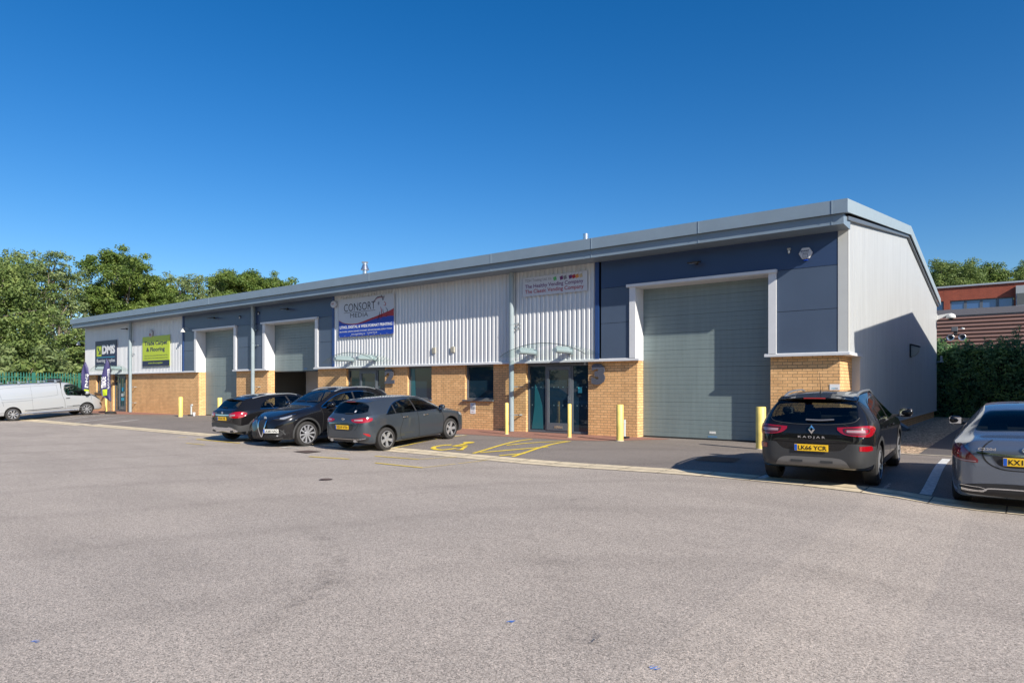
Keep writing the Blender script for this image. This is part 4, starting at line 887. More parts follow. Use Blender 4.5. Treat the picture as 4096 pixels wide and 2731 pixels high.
    # projections ------------------------------------------------------
    def ray(s, kind, u, v):
        if kind == 'R': return (u, 3, v), (0, -1, 0)          # left side: u = x, v = z
        if kind == 'L': return (u, -3, v), (0, 1, 0)
        if kind == 'B': return (-2, u, v), (1, 0, 0)          # from behind: u = y, v = z
        if kind == 'F': return (s.L + 2, u, v), (-1, 0, 0)
        if kind == 'T': return (u, v, 4), (0, 0, -1)
        if kind == 'CB': a = R(u); return (1.3 - 4 * math.cos(a), 4 * math.sin(a), v), (math.cos(a), -math.sin(a), 0)
        if kind == 'CF': a = R(u); x0 = s.L - 1.3; return (x0 + 4 * math.cos(a), 4 * math.sin(a), v), (-math.cos(a), -math.sin(a), 0)
    def pr(s, kind, u, v, off=.004):
        o, d = s.ray(kind, u, v); o = Vector(o); d = Vector(d); h = s.bvh.ray_cast(o, d)
        if h[0] is None:
            q = s.bvh.find_nearest(o + d * (3.2 if kind in 'LR' else 3)); p, nn = q[0], q[1]
        else: p, nn = h[0], h[1]
        if nn.dot(d) > 0: nn = -nn
        return s.P(p + nn * off)
    def open_windows(s, fs=2.35, rb=1.15, zf=.30, seat=True, part=None):
        """cut the shell away behind the glass and furnish the cabin"""
        me = s.bodyo.data; bm = bmesh.new(); bm.from_mesh(me); kill = []
        for f in bm.faces:
            n_ = f.normal
            for kind, ft, fb, u0, u1 in s.win:
                ok = True
                if kind == 'R' and n_.y < .25 or kind == 'L' and n_.y > -.25 or kind == 'B' and (n_.x > -.25 or f.calc_center_median().x > 0) or kind == 'F' and (n_.x < .2 or f.calc_center_median().x < 0): continue
                for v in f.verts:
                    a = v.co.x + s.xc if kind in 'RL' else v.co.y
                    if not (u0 - .0 <= a <= u1 + .0 and fb(a) + .004 < v.co.z < ft(a) - .004): ok = False; break
                if ok: kill.append(f); break
        bmesh.ops.delete(bm, geom=kill, context='FACES'); bm.to_mesh(me); bm.free()
        md = mat('cabin_grey', (.035, .035, .037), .8); sp = s.sp; wd = sp['W'] / 2; it = MB(); zb = s.zs(fs)
        it.box(rb - .5 - s.xc, fs + 1.1 - s.xc, -wd + .12, wd - .12, zf, zf + .03)
        it.box(fs + .62 - s.xc, fs + .95 - s.xc, -wd + .17, wd - .17, zf, zb - .03); it.build('dashboard', md, s.root, bevel=.02)
        def seat_(x, y, w, hh, head=True):
            q = MB(); q.prism([(x - s.xc + .52, zf + .02), (x - s.xc + .55, zf + .30), (x - s.xc + .05, zf + .26), (x - s.xc - .20, zf + hh), (x - s.xc - .30, zf + hh), (x - s.xc - .12, zf + .02)], y - w / 2, y + w / 2, 'y'); o = q.build('seat', md, s.root, bevel=.03)
            if head:
                for yy in ([y] if w < .7 else [y - w * .31, y + w * .31]): h_ = MB(); h_.box(x - .32 - s.xc, x - .21 - s.xc, yy - .13, yy + .13, zf + hh + .02, zf + hh + .20); h_.build('headrest', md, o, bevel=.03)
        if seat:
            for y in (.37, -.37): seat_(fs, y, .50, .62)
            if part is None: seat_(rb, 0, wd * 1.42, .60)
        if part is not None: MB().box(part - s.xc, part + .03 - s.xc, -wd + .08, wd - .08, zf, zf + 1.5).build('bulkhead', md, s.root)
        q = MB(); c_ = Vector((fs + .48 - s.xc, -.37, zb - .06)); N = 18; R_ = .18
        for k in range(N):
            a0, a1 = 2 * math.pi * k / N, 2 * math.pi * (k + 1) / N; g = lambda a: c_ + Vector((-.35 * R_ * math.sin(a), R_ * math.cos(a), .93 * R_ * math.sin(a))); q.tube(g(a0), g(a1), .014, n=6)
        q.build('steering_wheel', md, s.root, smooth=60)
    def patch(s, name, kind, top, bot, m, nu=24, nv=6, off=.004, u0=None, u1=None, smooth_=True, parent=None):
        top = smooth(top, 6) if smooth_ else top; bot = smooth(bot, 6) if smooth_ else bot
        ft, fb = lin(sorted(top)), lin(sorted(bot)); u0 = max(top[0][0], bot[0][0]) if u0 is None else u0; u1 = min(top[-1][0], bot[-1][0]) if u1 is None else u1
        if m is M_cglass: s.win.append((kind, ft, fb, u0, u1))
        vs = []; mb = MB()
        for i in range(nu + 1):
            t = i / nu; t = .5 - .5 * math.cos(math.pi * t) if nu > 10 else t; u = u0 + (u1 - u0) * t; a, b = fb(u), max(fb(u), ft(u))
            for j in range(nv + 1): vs.append(s.pr(kind, u, a + (b - a) * j / nv, off))
        mb.add(vs, [(i * (nv + 1) + j, (i + 1) * (nv + 1) + j, (i + 1) * (nv + 1) + j + 1, i * (nv + 1) + j + 1) for i in range(nu) for j in range(nv)])
        return mb.build(name, m, parent or s.root, smooth=60, fix=False)
    def sym(s, *a, **k):
        """the same patch on both flanks / both rear corners"""
        name, kind, top, bot, m = a[:5]
        s.patch(name, kind, top, bot, m, **k)
        if kind == 'R': s.patch(name, 'L', top, bot, m, **k)
        else: s.patch(name, kind, [(-u, v) for u, v in reversed(top)], [(-u, v) for u, v in reversed(bot)], m, **k)
    def line(s, mb, kind, pts, w=.008, off=.003, sm=True, mi=0):
        pts = smooth(pts, 7) if sm and len(pts) > 2 else sum([strip_pts(a, b, 8)[:-1] for a, b in zip(pts[:-1], pts[1:])], []) + [pts[-1]]
        sc = (1 / 57.3 * 1.0) if kind in ('CB', 'CF') else 1; vs = []
        for i, p in enumerate(pts):
            a = pts[max(0, i - 1)]; b = pts[min(len(pts) - 1, i + 1)]; dx, dz = (b[0] - a[0]) * sc, b[1] - a[1]; L = math.hypot(dx, dz) or 1; nx, nz = -dz / L * w / 2, dx / L * w / 2
            vs += [s.pr(kind, p[0] + nx / sc, p[1] + nz, off), s.pr(kind, p[0] - nx / sc, p[1] - nz, off)]
        mb.add(vs, [(2 * i, 2 * i + 1, 2 * i + 3, 2 * i + 2) for i in range(len(pts) - 1)], mi)
    def lines(s, name, items, m, both=True, off=.003):
        one = name in ('grille_mesh', 'intake_mesh', 'panel_gap', 'pressing_line'); mb = MB()
        def fl():
            nonlocal mb
            if not one: mb.build(name, m, s.root, smooth=60, fix=False); mb = MB()
        for kind, pts, w in items:
            s.line(mb, kind, pts, w, off); fl()
            if both and kind == 'R': s.line(mb, 'L', pts, w, off); fl()
            if both and kind in ('CB', 'CF', 'B2'): s.line(mb, kind, [(-u, v) for u, v in pts], w, off); fl()
        if one: mb.build(name, m, s.root, smooth=60, fix=False)
    def wheels(s, spokes, rimm=None, style='Y', rr=None, dark=None):
        r = s.sp['r']; tw = s.sp.get('tw', .22); rr = rr or r * .66; rimm = rimm or M_rim; wd = s.sp['W'] / 2; first = None
        for x in (s.ro, s.ro + s.wb):
            for sg in (1, -1):
                e = bpy.data.objects.new('wheel', None); COL.objects.link(e); e.parent = s.root; e.location = (x - s.xc, sg * (wd - .015), r); e.rotation_euler = (0, .35 * x, 0)
                if sg < 0: e.scale = (1, -1, 1)
                if first is None:
                    t = MB(); t.lathe([(rr + .005, -tw), (r - .03, -tw), (r - .006, -tw + .02), (r, -tw + .05), (r, -.05), (r - .006, -.02), (r - .03, -.004), (rr + .05, .004), (rr + .01, -.002), (rr, -.02), (rr, -tw)], (0, 0, 0), 'y', 44, 0, False)
                    t_ = t.build('tyre', M_rubber, e, smooth=32)
                    gr = MB()
                    q = MB(); q.lathe([(rr + .004, -.002), (rr - .012, .0), (rr - .02, -.02), (rr - .03, -.11), (.06, -.13)], (0, 0, 0), 'y', 40, 1, False)
                    for k in range(spokes):
                        for a0 in ((-.13, .13) if style == 'Y' else (0,)):
                            a = 2 * math.pi * k / spokes; b = a + a0 * (1.0 if style == 'Y' else 0); wi = .030 if style == 'Y' else .042; wo = .020 if style == 'Y' else .050
                            if style == 'T': wi, wo = .016, .028
                            ca, sa, cb, sb = math.cos(a + a0 * .5), math.sin(a + a0 * .5), math.cos(b), math.sin(b); ri, ro = .045, rr - .012
                            def pt(c_, s_, rad, off_, y): return (c_ * rad - s_ * off_, y, s_ * rad + c_ * off_)
                            vs = [pt(ca, sa, ri, -wi, -.022), pt(ca, sa, ri, wi, -.022), pt(cb, sb, ro, wo, -.008), pt(cb, sb, ro, -wo, -.008), pt(ca, sa, ri, -wi, -.06), pt(ca, sa, ri, wi, -.06), pt(cb, sb, ro, wo, -.05), pt(cb, sb, ro, -wo, -.05)]
                            q.add(vs, [(0, 1, 2, 3), (0, 4, 5, 1), (1, 5, 6, 2), (2, 6, 7, 3), (3, 7, 4, 0)], 0)
                    q.lathe([(.075, -.05), (.07, -.016), (.03, -.010), (.0, -.010)], (0, 0, 0), 'y', 20, 0)
                    q.lathe([(rr + .006, -.02), (rr + .006, .003), (rr - .008, .006), (rr - .018, -.02)], (0, 0, 0), 'y', 44, 0, False)
                    q_ = q.build('rim', [rimm, dark or M_rimd], e, smooth=35); first = (t_, q_)
                    d = MB(); d.lathe([(.13, -.085), (.13, -.07), (0, -.07)], (0, 0, 0), 'y', 24); 
                    if s.sp.get('caliper'): c_ = MB(); c_.box(-.15, -.05, -.10, -.055, -.10, .11); cp = c_.build('brake_caliper', s.sp['caliper'], e, bevel=.015)
                else:
                    for k in first: c = k.copy(); COL.objects.link(c); c.parent = e
    def plate(s, kind, u, v, txt, m, w=.52, h=.111, tilt=0, off=.012):
        c = Vector(s.pr(kind, u, v, off)); sx = -1 if kind == 'B' else 1; t = bpy.data.objects.new('number_plate', None)
        pl = MB().box(-.006, .006, -w / 2, w / 2, -h / 2, h / 2); o = pl.build('number_plate', m, s.root, bevel=.003); o.location = c; o.rotation_euler = (0, tilt, 0)
        f = lambda a, b: (sx * .0085, -sx * -a if kind == 'F' else -a, b)
        tx = MB(); put_text(tx, txt, -w / 2 + .06, w / 2 - .02, -.036, .036, f, 0, .02); tx.build('lettering', M_ink, o, fix=False)
        b_ = MB(); b_.add([f(a, b) for a, b in ((-w / 2 + .004, -h / 2 + .004), (-w / 2 + .045, -h / 2 + .004), (-w / 2 + .045, h / 2 - .004), (-w / 2 + .004, h / 2 - .004))], [(0, 1, 2, 3)]); b_.build('plate_band', M_plB, o, fix=False)
        return o
    def handles(s, pts, m=None):
        for x, z in pts:
            for k, sg in (('R', 1), ('L', -1)):
                c = Vector(s.pr(k, x, z, .0)); mb = MB(); L = .10; vs = smooth([(-L, 0), (-L * .8, .022), (0, .030), (L * .8, .022), (L, 0)], 3)
                n = len(vs); P_ = []
                for a, b in vs: P_ += [(a, sg * (b + .008), -.014), (a, sg * (b + .008), .014), (a, sg * (b - .004), .014), (a, sg * (b - .004), -.014)]
                mb.add(P_, [(4 * i + j, 4 * i + 4 + j, 4 * i + 4 + (j + 1) % 4, 4 * i + (j + 1) % 4) for i in range(n - 1) for j in range(4)]); mb.build('door_handle', m or s.sp['paint'], s.root, smooth=50, loc=c)
    def mirrors(s, x, z, m=None, sz=1.0, out=.0):
        for sg in (1, -1):
            k = 'R' if sg > 0 else 'L'; c = Vector(s.pr(k, x, z - .03, .0)); mb = MB(); N = 12; vs = []
            for j in range(9):
                t = j / 8; rx = .085 * sz * math.sqrt(max(0.02, 1 - (t * 2 - 1) ** 4 * .9)); rz = .075 * sz * math.sqrt(max(0.02, 1 - (t * 2 - 1) ** 4 * .9))
                for i in range(N): a = 2 * math.pi * i / N; vs.append((math.cos(a) * rx * (1.25 if math.cos(a) > 0 else .55) + .02 - .03 * t, sg * (.07 + out + t * .20 * sz), .06 + rz * math.sin(a) + .01 * t))
            mb.add(vs, [(j * N + i, j * N + (i + 1) % N, (j + 1) * N + (i + 1) % N, (j + 1) * N + i) for j in range(8) for i in range(N)] + [tuple(range(N)), tuple(range(8 * N, 9 * N))])
            o = mb.build('door_mirror', m or s.sp['paint'], s.root, smooth=60, loc=c)
            MB().box(-.02, .05, sg * -.02 if sg > 0 else -.10, .10 if sg > 0 else .02, -.01, .035).build('mirror_arm', M_black, o)
            g = MB(); g.add([(-.033, sg * (.085 + out), .01), (-.033, sg * (.085 + out + .17 * sz), .01), (-.033, sg * (.085 + out + .18 * sz), .115 * sz), (-.033, sg * (.085 + out), .115 * sz)], [(0, 1, 2, 3)]); g.build('mirror_glass', mat('mirror_glass', (.75, .8, .85), .02, 1.0), o, fix=False)
    def rails(s, x0, x1, y, m, h=.045):
        for sg in (1, -1):
            pts = []
            for i in range(15):
                t = i / 14; x = x0 + (x1 - x0) * t; p = Vector(s.pr('T', x, sg * y, 0)); pts.append(p + Vector((0, 0, h * min(1, 5 * min(t, 1 - t)) - .005)))
            mb = MB(); vs = []
            for p in pts: vs += [p + Vector((0, -.018, -.012)), p + Vector((0, .018, -.012)), p + Vector((0, .014, .014)), p + Vector((0, -.014, .014))]
            mb.add(vs, [(4 * i + j, 4 * i + 4 + j, 4 * i + 4 + (j + 1) % 4, 4 * i + (j + 1) % 4) for i in range(14) for j in range(4)] + [(0, 1, 2, 3), (56, 57, 58, 59)]); mb.build('roof_rail', m, s.root, smooth=50)
    def arches(s, m, w=.055, r_=None):
        it = []; r = r_ or s.sp['r'] + s.sp.get('gap', .055) + w / 2
        for x in (s.ro, s.ro + s.wb):
            pts = []
            for k in range(15):
                a = R(-14 + k * 208 / 14); z = s.sp['r'] + .015 + r * math.sin(a); pts.append((x + r * math.cos(a), max(z, s.zb(x) + .03)))
            it.append(('R', pts, w))
        return s.lines('arch_trim', it, m, off=.006)
def bits(c, name, kind, u, v, m, mb, off=.0):
    o = mb.build(name, m, c.root, smooth=40); o.location = c.pr(kind, u, v, off); return o

# --- grey hatchback
P_kia = mat('paint_slate', (.062, .076, .094), .30, .55, .15, 1.0)
c = Car(dict(name='parked_car', cat='car', label='slate grey hatchback parked nose in beside the yellow wheelchair bay', L=4.31, W=1.80, ro=.79, wb=2.65, r=.318, paint=P_kia, pos=(-14.70, 12.45, R(91.5)),
    zt=[(0, .74), (.015, .84), (.05, .93), (.11, 1.0), (.17, 1.05), (.30, 1.20), (.42, 1.345), (.50, 1.385), (.8, 1.42), (1.3, 1.443), (1.9, 1.445), (2.35, 1.41), (2.75, 1.26), (3.15, 1.06), (3.3, 1.0), (3.6, .95), (3.95, .87), (4.15, .78), (4.26, .68), (4.31, .58)],
    zs=[(0, .66), (.08, .86), (.25, .98), (.6, 1.02), (1.2, .985), (2, .95), (3.1, .92), (3.6, .86), (4.1, .72), (4.31, .48)],
    zb=[(0, .40), (.08, .30), (.4, .22), (1.2, .19), (3.4, .19), (4.0, .19), (4.2, .20), (4.31, .26)],
    w=[(0, .58), (.03, .67), (.10, .755), (.25, .83), (.55, .885), (1.0, .90), (3.3, .90), (3.75, .89), (4.0, .84), (4.18, .72), (4.27, .58), (4.31, .42)],
    wt=[(0, .56), (.12, .64), (.3, .62), (.5, .58), (.9, .575), (1.7, .59), (2.4, .575), (2.8, .62), (3.25, .70), (3.8, .70), (4.2, .5), (4.31, .3)]))
side_t = [(.80, .985), (1.0, 1.13), (1.2, 1.245), (1.45, 1.315), (1.8, 1.345), (2.2, 1.325), (2.6, 1.22), (2.9, 1.08), (3.08, .975)]; side_b = [(.80, .98), (1.2, .985), (1.8, .975), (2.4, .965), (3.08, .955)]
c.sym('side_window', 'R', side_t, side_b, M_cglass, nu=40, nv=7)
c.lines('window_trim', [('R', side_b, .014), ('R', side_t[:8], .008)], M_chrome, off=.007)
c.lines('window_pillar', [('R', [(2.0, .965), (1.93, 1.34)], .055), ('R', [(1.18, .98), (1.17, 1.23)], .05)], M_black, off=.006)
c.patch('rear_window', 'B', [(-.70, 1.10), (-.60, 1.27), (-.3, 1.33), (0, 1.34), (.3, 1.33), (.60, 1.27), (.70, 1.10)], [(-.70, 1.095), (-.5, 1.055), (0, 1.04), (.5, 1.055), (.70, 1.095)], M_cglass, nu=30)
c.patch('windscreen', 'F', [(-.60, 1.12), (-.52, 1.34), (-.2, 1.40), (0, 1.405), (.2, 1.40), (.52, 1.34), (.60, 1.12)], [(-.60, 1.03), (0, 1.06), (.60, 1.03)], M_cglass, nu=26)
sp_ = MB(); N = 14; vs = []
for i in range(N + 1):
    y = -.58 + 1.16 * i / N; d = .05 * (y / .58) ** 2; vs += [(.34 + d * 2.5 - c.xc, y, 1.372 - d), (.62 - c.xc, y, 1.425 - d * 1.2), (.36 + d * 2.5 - c.xc, y, 1.345 - d), (.62 - c.xc, y, 1.36 - d)]
sp_.add(vs, [(4 * i + a, 4 * i + 4 + a, 4 * i + 4 + b, 4 * i + b) for i in range(N) for a, b in ((0, 1), (2, 0), (3, 2))] + [(0, 1, 3, 2), (4 * N, 4 * N + 2, 4 * N + 3, 4 * N + 1)]); sp_.build('roof_spoiler', P_kia, c.root, smooth=40)
c.sym('tail_light', 'CB', [(15, .905), (24, .93), (33, .945), (41, .93)], [(15, .875), (20, .83), (30, .82), (38, .84), (41, .88)], M_tl, nu=20, nv=5, off=.010)
c.sym('tail_light_lens', 'CB', [(20, .90), (31, .91)], [(20, .87), (31, .865)], M_tlw, nu=8, nv=2, off=.015, smooth_=False)
c.patch('plate_recess', 'B', [(-.44, .765), (-.3, .775), (.3, .775), (.44, .765)], [(-.44, .74), (-.36, .62), (0, .605), (.36, .62), (.44, .74)], mat('paint_slate_dark', (.02, .025, .03), .35, .3, .5, .6), off=.006)
c.lines('boot_trim', [('B', [(-.55, .80), (0, .79), (.55, .80)], .012)], M_chrome, both=False, off=.006)
c.plate('B', 0, .695, 'YD19 VTH', M_plY, off=.02)
c.patch('bumper_lower', 'CB', [(-36, .42), (-28, .40), (0, .40), (28, .40), (36, .42)], [(-36, .34), (-20, .31), (0, .30), (20, .31), (36, .34)], M_black, off=.008, nu=30)
c.lines('bumper_trim', [('CB', [(-33, .405), (-26, .385), (0, .385), (26, .385), (33, .405)], .016)], M_chrome, both=False, off=.012)
c.sym('reflector', 'CB', [(31, .55), (36, .52), (38, .48)], [(31, .53), (35, .46), (38, .44)], M_tl, nu=8, nv=2, off=.008)
for sg in (1, -1):
    ex = MB(); ex.lathe([(.045, -.02), (.05, .08), (.04, .08), (.036, -.0)], (0, 0, 0), 'x', 18); o = ex.build('exhaust_tip', M_chrome, c.root, smooth=40); o.location = (.03 - c.xc, sg * -.47, .33); o.scale = (1, 1.5, .75)
b_ = MB(); b_.lathe([(.06, 0), (.055, .008), (0, .01)], (0, 0, 0), 'x', 20); o = b_.build('badge', M_chrome, c.root); o.location = c.pr('B', 0, .91, .004); o.scale = (-1, 1, .5)
tx = MB(); put_text(tx, 'KIA', -.03, .03, -.011, .011, lambda a, b: (-.014, -a, b), 0, .03); o = tx.build('badge_lettering', M_ink, c.root, fix=False); o.location = c.pr('B', 0, .91, .006)
c.lines('panel_gap', [('R', [(1.36, .965), (1.42, .80), (1.30, .52), (1.35, .27), (1.6, .24)], .014), ('R', [(2.02, .96), (2.04, .6), (2.05, .24)], .014), ('R', [(3.02, .93), (3.1, .7), (3.08, .3)], .014), ('R', [(1.6, .24), (2.9, .24), (3.08, .3)], .008), ('CB', [(26, .84), (24, .7), (20, .62)], .008)], M_seam)
c.lines('wiper', [('B', [(-.28, 1.05), (.05, 1.045)], .022)], M_black, both=False, off=.02)
MB().box(.335 - c.xc, .350 - c.xc, -.16, .16, 1.352, 1.366).build('brake_light', M_tl, c.root)
c.handles([(1.52, .86), (2.35, .85)], M_chrome); c.mirrors(2.92, .99, M_chrome if False else P_kia)
c.wheels(5, style='Y', rr=.215); c.arches(M_arch, .012)
c.sym('headlight', 'CF', [(24, .70), (34, .74), (46, .80)], [(24, .66), (36, .66), (46, .72)], M_hl, nu=12, nv=3, off=.006)
b_ = MB(); b_.tube((0, 0, 0), (-.10, 0, .10), .008, .004); o = b_.build('aerial', M_black, c.root); o.location = c.pr('T', .78, 0, 0)
c.patch('window_sticker', 'B', [(-.34, 1.13), (-.28, 1.13)], [(-.34, 1.08), (-.28, 1.08)], C_board, nu=2, nv=1, off=.008, smooth_=False)

c.open_windows(2.1, 1.15)
# --- black crossover at the right
P_kad = mat('paint_black', (.010, .010, .011), .22, .2, .1, .9)
M_gplas = mat('grey_bumper_plastic', (.035, .036, .038), .5, var=.1)
c = Car(dict(name='parked_car', cat='car', label='black crossover with yellow rear plate parked at the right end of the terrace', L=4.449, W=1.836, ro=.84, wb=2.646, r=.345, tw=.225, paint=P_kad, gap=.05, pos=(-2.80, 12.66, R(91.5)),
    zt=[(0, .80), (.012, .90), (.03, .98), (.06, 1.06), (.10, 1.11), (.22, 1.28), (.36, 1.46), (.46, 1.515), (.8, 1.545), (1.4, 1.565), (2.0, 1.56), (2.5, 1.50), (2.95, 1.30), (3.3, 1.12), (3.42, 1.08), (3.8, 1.03), (4.15, .94), (4.33, .82), (4.449, .62)],
    zs=[(0, .74), (.05, .92), (.2, 1.04), (.6, 1.10), (1.5, 1.06), (2.6, 1.02), (3.3, .99), (3.9, .90), (4.25, .74), (4.449, .5)],
    zb=[(0, .42), (.06, .34), (.4, .27), (1.2, .24), (3.4, .23), (4.1, .24), (4.35, .28), (4.449, .34)],
    w=[(0, .63), (.02, .70), (.07, .765), (.18, .835), (.42, .895), (.8, .918), (3.3, .918), (3.8, .91), (4.1, .86), (4.3, .74), (4.4, .6), (4.449, .45)],
    wt=[(0, .62), (.1, .68), (.25, .66), (.45, .60), (.9, .60), (1.8, .61), (2.5, .60), (2.9, .66), (3.4, .74), (3.9, .74), (4.3, .5), (4.449, .3)]))
st_ = [(.62, 1.12), (.75, 1.27), (.95, 1.38), (1.3, 1.435), (1.9, 1.45), (2.4, 1.40), (2.8, 1.26), (3.1, 1.11), (3.22, 1.05)]; sb_ = [(.62, 1.11), (1.0, 1.085), (1.8, 1.07), (2.6, 1.05), (3.22, 1.035)]
c.sym('side_window', 'R', st_, sb_, M_cglass, nu=40, nv=7); c.lines('window_trim', [('R', sb_, .016), ('R', st_[:8], .012), ('R', [(.62, 1.10), (.62, 1.13)], .012)], M_chrome, off=.008)
c.lines('window_pillar', [('R', [(2.0, 1.07), (1.92, 1.44)], .06), ('R', [(1.15, 1.09), (1.08, 1.4)], .045)], M_black, off=.006)
c.patch('rear_window', 'B', [(-.68, 1.14), (-.63, 1.36), (-.5, 1.43), (0, 1.455), (.5, 1.43), (.63, 1.36), (.68, 1.14)], [(-.68, 1.13), (-.58, 1.085), (-.3, 1.06), (0, 1.055), (.3, 1.06), (.58, 1.085), (.68, 1.13)], M_cglass, nu=32, nv=8)
c.lines('window_edge', [('B', [(-.69, 1.16), (-.60, 1.085), (-.3, 1.05), (0, 1.045), (.3, 1.05), (.60, 1.085), (.69, 1.16)], .010)], M_gplas, both=False, off=.007)
c.patch('windscreen', 'F', [(-.62, 1.2), (-.54, 1.44), (0, 1.50), (.54, 1.44), (.62, 1.2)], [(-.62, 1.14), (0, 1.16), (.62, 1.14)], M_cglass, nu=26)
c.sym('tail_light', 'CB', [(17, 1.005), (24, 1.015), (32, 1.03), (39, 1.03), (44, 1.0)], [(17, .965), (21, .895), (30, .865), (38, .87), (44, .965)], M_tl, nu=22, nv=5, off=.012)
c.sym('tail_light_lens', 'CB', [(22.5, .965), (33, .972)], [(22.5, .93), (33, .925)], M_tlw, nu=8, nv=2, off=.018, smooth_=False)
c.lines('tail_light_ring', [('CB', [(21, .985), (34, .99), (36, .95), (33, .908), (23, .912), (21, .985)], .012)], M_black, off=.020)
c.patch('bumper_lower', 'CB', [(-46, .70), (-41, .70), (-35, .73), (-24, .75), (-21, .68), (-17, .63), (0, .62), (17, .63), (21, .68), (24, .75), (35, .73), (41, .70), (46, .70)], [(-46, .42), (-30, .36), (0, .36), (30, .36), (46, .42)], M_gplas, nu=60, nv=8, off=.007)
c.patch('skid_plate', 'CB', [(-24, .38), (-21, .47), (-16, .51), (0, .515), (16, .51), (21, .47), (24, .38)], [(-24, .37), (0, .37), (24, .37)], mat('skid_silver', (.16, .155, .15), .4, .3), nu=40, off=.016)
c.lines('skid_rib', [('CB', [(-14, .44), (-6, .44)], .04), ('CB', [(6, .44), (14, .44)], .04)], M_gplas, both=False, off=.022)
c.sym('reflector', 'CB', [(29, .715), (38, .715), (39.5, .68)], [(29, .64), (34, .63), (39.5, .64)], M_tl, nu=8, nv=2, off=.014, smooth_=False)
c.plate('B', 0, .665, 'LK66 YCR', M_plY, off=.03)
b_ = MB(); b_.add([(-.02, 0, .075), (-.02, .052, 0), (-.02, 0, -.075), (-.02, -.052, 0), (-.028, 0, .035), (-.028, .022, 0), (-.028, 0, -.035), (-.028, -.022, 0), (0, 0, .08), (0, .056, 0), (0, 0, -.08), (0, -.056, 0)], [(0, 1, 5, 4), (1, 2, 6, 5), (2, 3, 7, 6), (3, 0, 4, 7), (8, 9, 1, 0), (9, 10, 2, 1), (10, 11, 3, 2), (11, 8, 0, 3)])
o = b_.build('badge', M_chrome, c.root); o.location = c.pr('B', 0, .965, .002)
tx = MB(); put_text(tx, 'K A D J A R', -.21, .21, -.022, .022, lambda a, b: (-.003, -a, b), 0, .02); o = tx.build('badge_lettering', M_chrome, c.root, fix=False); o.location = c.pr('B', 0, .835, .004)
c.lines('wiper', [('B', [(-.33, 1.115), (-.12, 1.10), (.10, 1.105)], .024)], M_rimd if False else mat('wiper_grey', (.10, .10, .11), .35), both=False, off=.03)
sp_ = MB(); N = 14; vs = []
for i in range(N + 1):
    y = -.62 + 1.24 * i / N; d = .055 * (y / .62) ** 2; vs += [(.25 + d * 2.2 - c.xc, y, 1.485 - d), (.6 - c.xc, y, 1.545 - d * 1.1), (.27 + d * 2.2 - c.xc, y, 1.455 - d), (.6 - c.xc, y, 1.46 - d)]
sp_.add(vs, [(4 * i + a, 4 * i + 4 + a, 4 * i + 4 + b, 4 * i + b) for i in range(N) for a, b in ((0, 1), (2, 0), (3, 2))] + [(0, 1, 3, 2), (4 * N, 4 * N + 2, 4 * N + 3, 4 * N + 1)]); sp_.build('roof_spoiler', P_kad, c.root, smooth=40)
o = MB().box(.245 - c.xc, .262 - c.xc, -.17, .17, 1.462, 1.482).build('brake_light', M_tl, c.root)
c.rails(.62, 2.35, .575, mat('rail_silver', (.42, .44, .47), .3, .7)); c.handles([(1.45, .93), (2.35, .92)]); c.mirrors(3.0, 1.06, None, 1.15, .03)
c.lines('panel_gap', [('CB', [(20, 1.07), (24.5, 1.0), (26, .86), (26, .77)], .009), ('CB', [(-26, .765), (0, .74), (26, .765)], .012), ('R', [(1.05, 1.07), (1.25, .85), (1.28, .4)], .014), ('R', [(2.05, 1.05), (2.08, .7), (2.08, .33)], .014), ('R', [(3.12, 1.0), (3.18, .7), (3.12, .33)], .009)], M_seam)
c.arches(M_gplas, .07)
c.sym('sill_trim', 'R', [(1.25, .40), (3.15, .40)], [(1.25, .27), (3.15, .27)], M_gplas, off=.006, smooth_=False)
c.wheels(5, style='Y', rr=.235, dark=M_rimd)
b_ = MB(); b_.lathe([(.022, 0), (.014, .04)], (0, 0, 0), 'z', 12).tube((0, 0, .03), (-.10, 0, .36), .004, .0025, n=6); o = b_.build('aerial', M_black, c.root); o.location = c.pr('T', .75, 0, 0)

c.open_windows(2.25, 1.25, .34)
# --- grey saloon at the right edge
P_mer = mat('paint_graphite', (.17, .20, .25), .25, .6, .15, 1.0)
c = Car(dict(name='parked_car', cat='car', label='graphite grey saloon cut off by the right edge', L=4.686, W=1.81, ro=1.02, wb=2.84, r=.325, tw=.235, paint=P_mer, gap=.045, pos=(.05, 12.32, R(90)),
    zt=[(0, .74), (.01, .86), (.03, .96), (.06, 1.02), (.12, 1.045), (.5, 1.085), (.62, 1.11), (.85, 1.22), (1.1, 1.335), (1.35, 1.395), (1.8, 1.435), (2.2, 1.438), (2.6, 1.40), (3.0, 1.24), (3.35, 1.07), (3.5, 1.02), (4.0, .95), (4.4, .84), (4.6, .70), (4.686, .55)],
    zs=[(0, .66), (.04, .86), (.2, .93), (.7, .97), (1.5, .96), (3.2, .92), (4.0, .84), (4.5, .68), (4.686, .45)],
    zb=[(0, .34), (.06, .26), (.5, .19), (1.2, .17), (4.2, .17), (4.55, .2), (4.686, .28)],
    w=[(0, .59), (.02, .66), (.07, .73), (.2, .81), (.5, .88), (1.0, .905), (3.6, .905), (4.1, .88), (4.4, .8), (4.6, .64), (4.686, .46)],
    wt=[(0, .58), (.1, .66), (.6, .66), (.9, .60), (1.3, .555), (1.9, .565), (2.6, .56), (3.0, .62), (3.5, .70), (4.1, .70), (4.5, .5), (4.686, .3)]))
st_ = [(.95, 1.0), (1.1, 1.13), (1.35, 1.26), (1.7, 1.335), (2.1, 1.345), (2.5, 1.30), (2.9, 1.16), (3.2, 1.02), (3.3, .97)]; sb_ = [(.95, .995), (1.5, .98), (2.4, .965), (3.3, .945)]
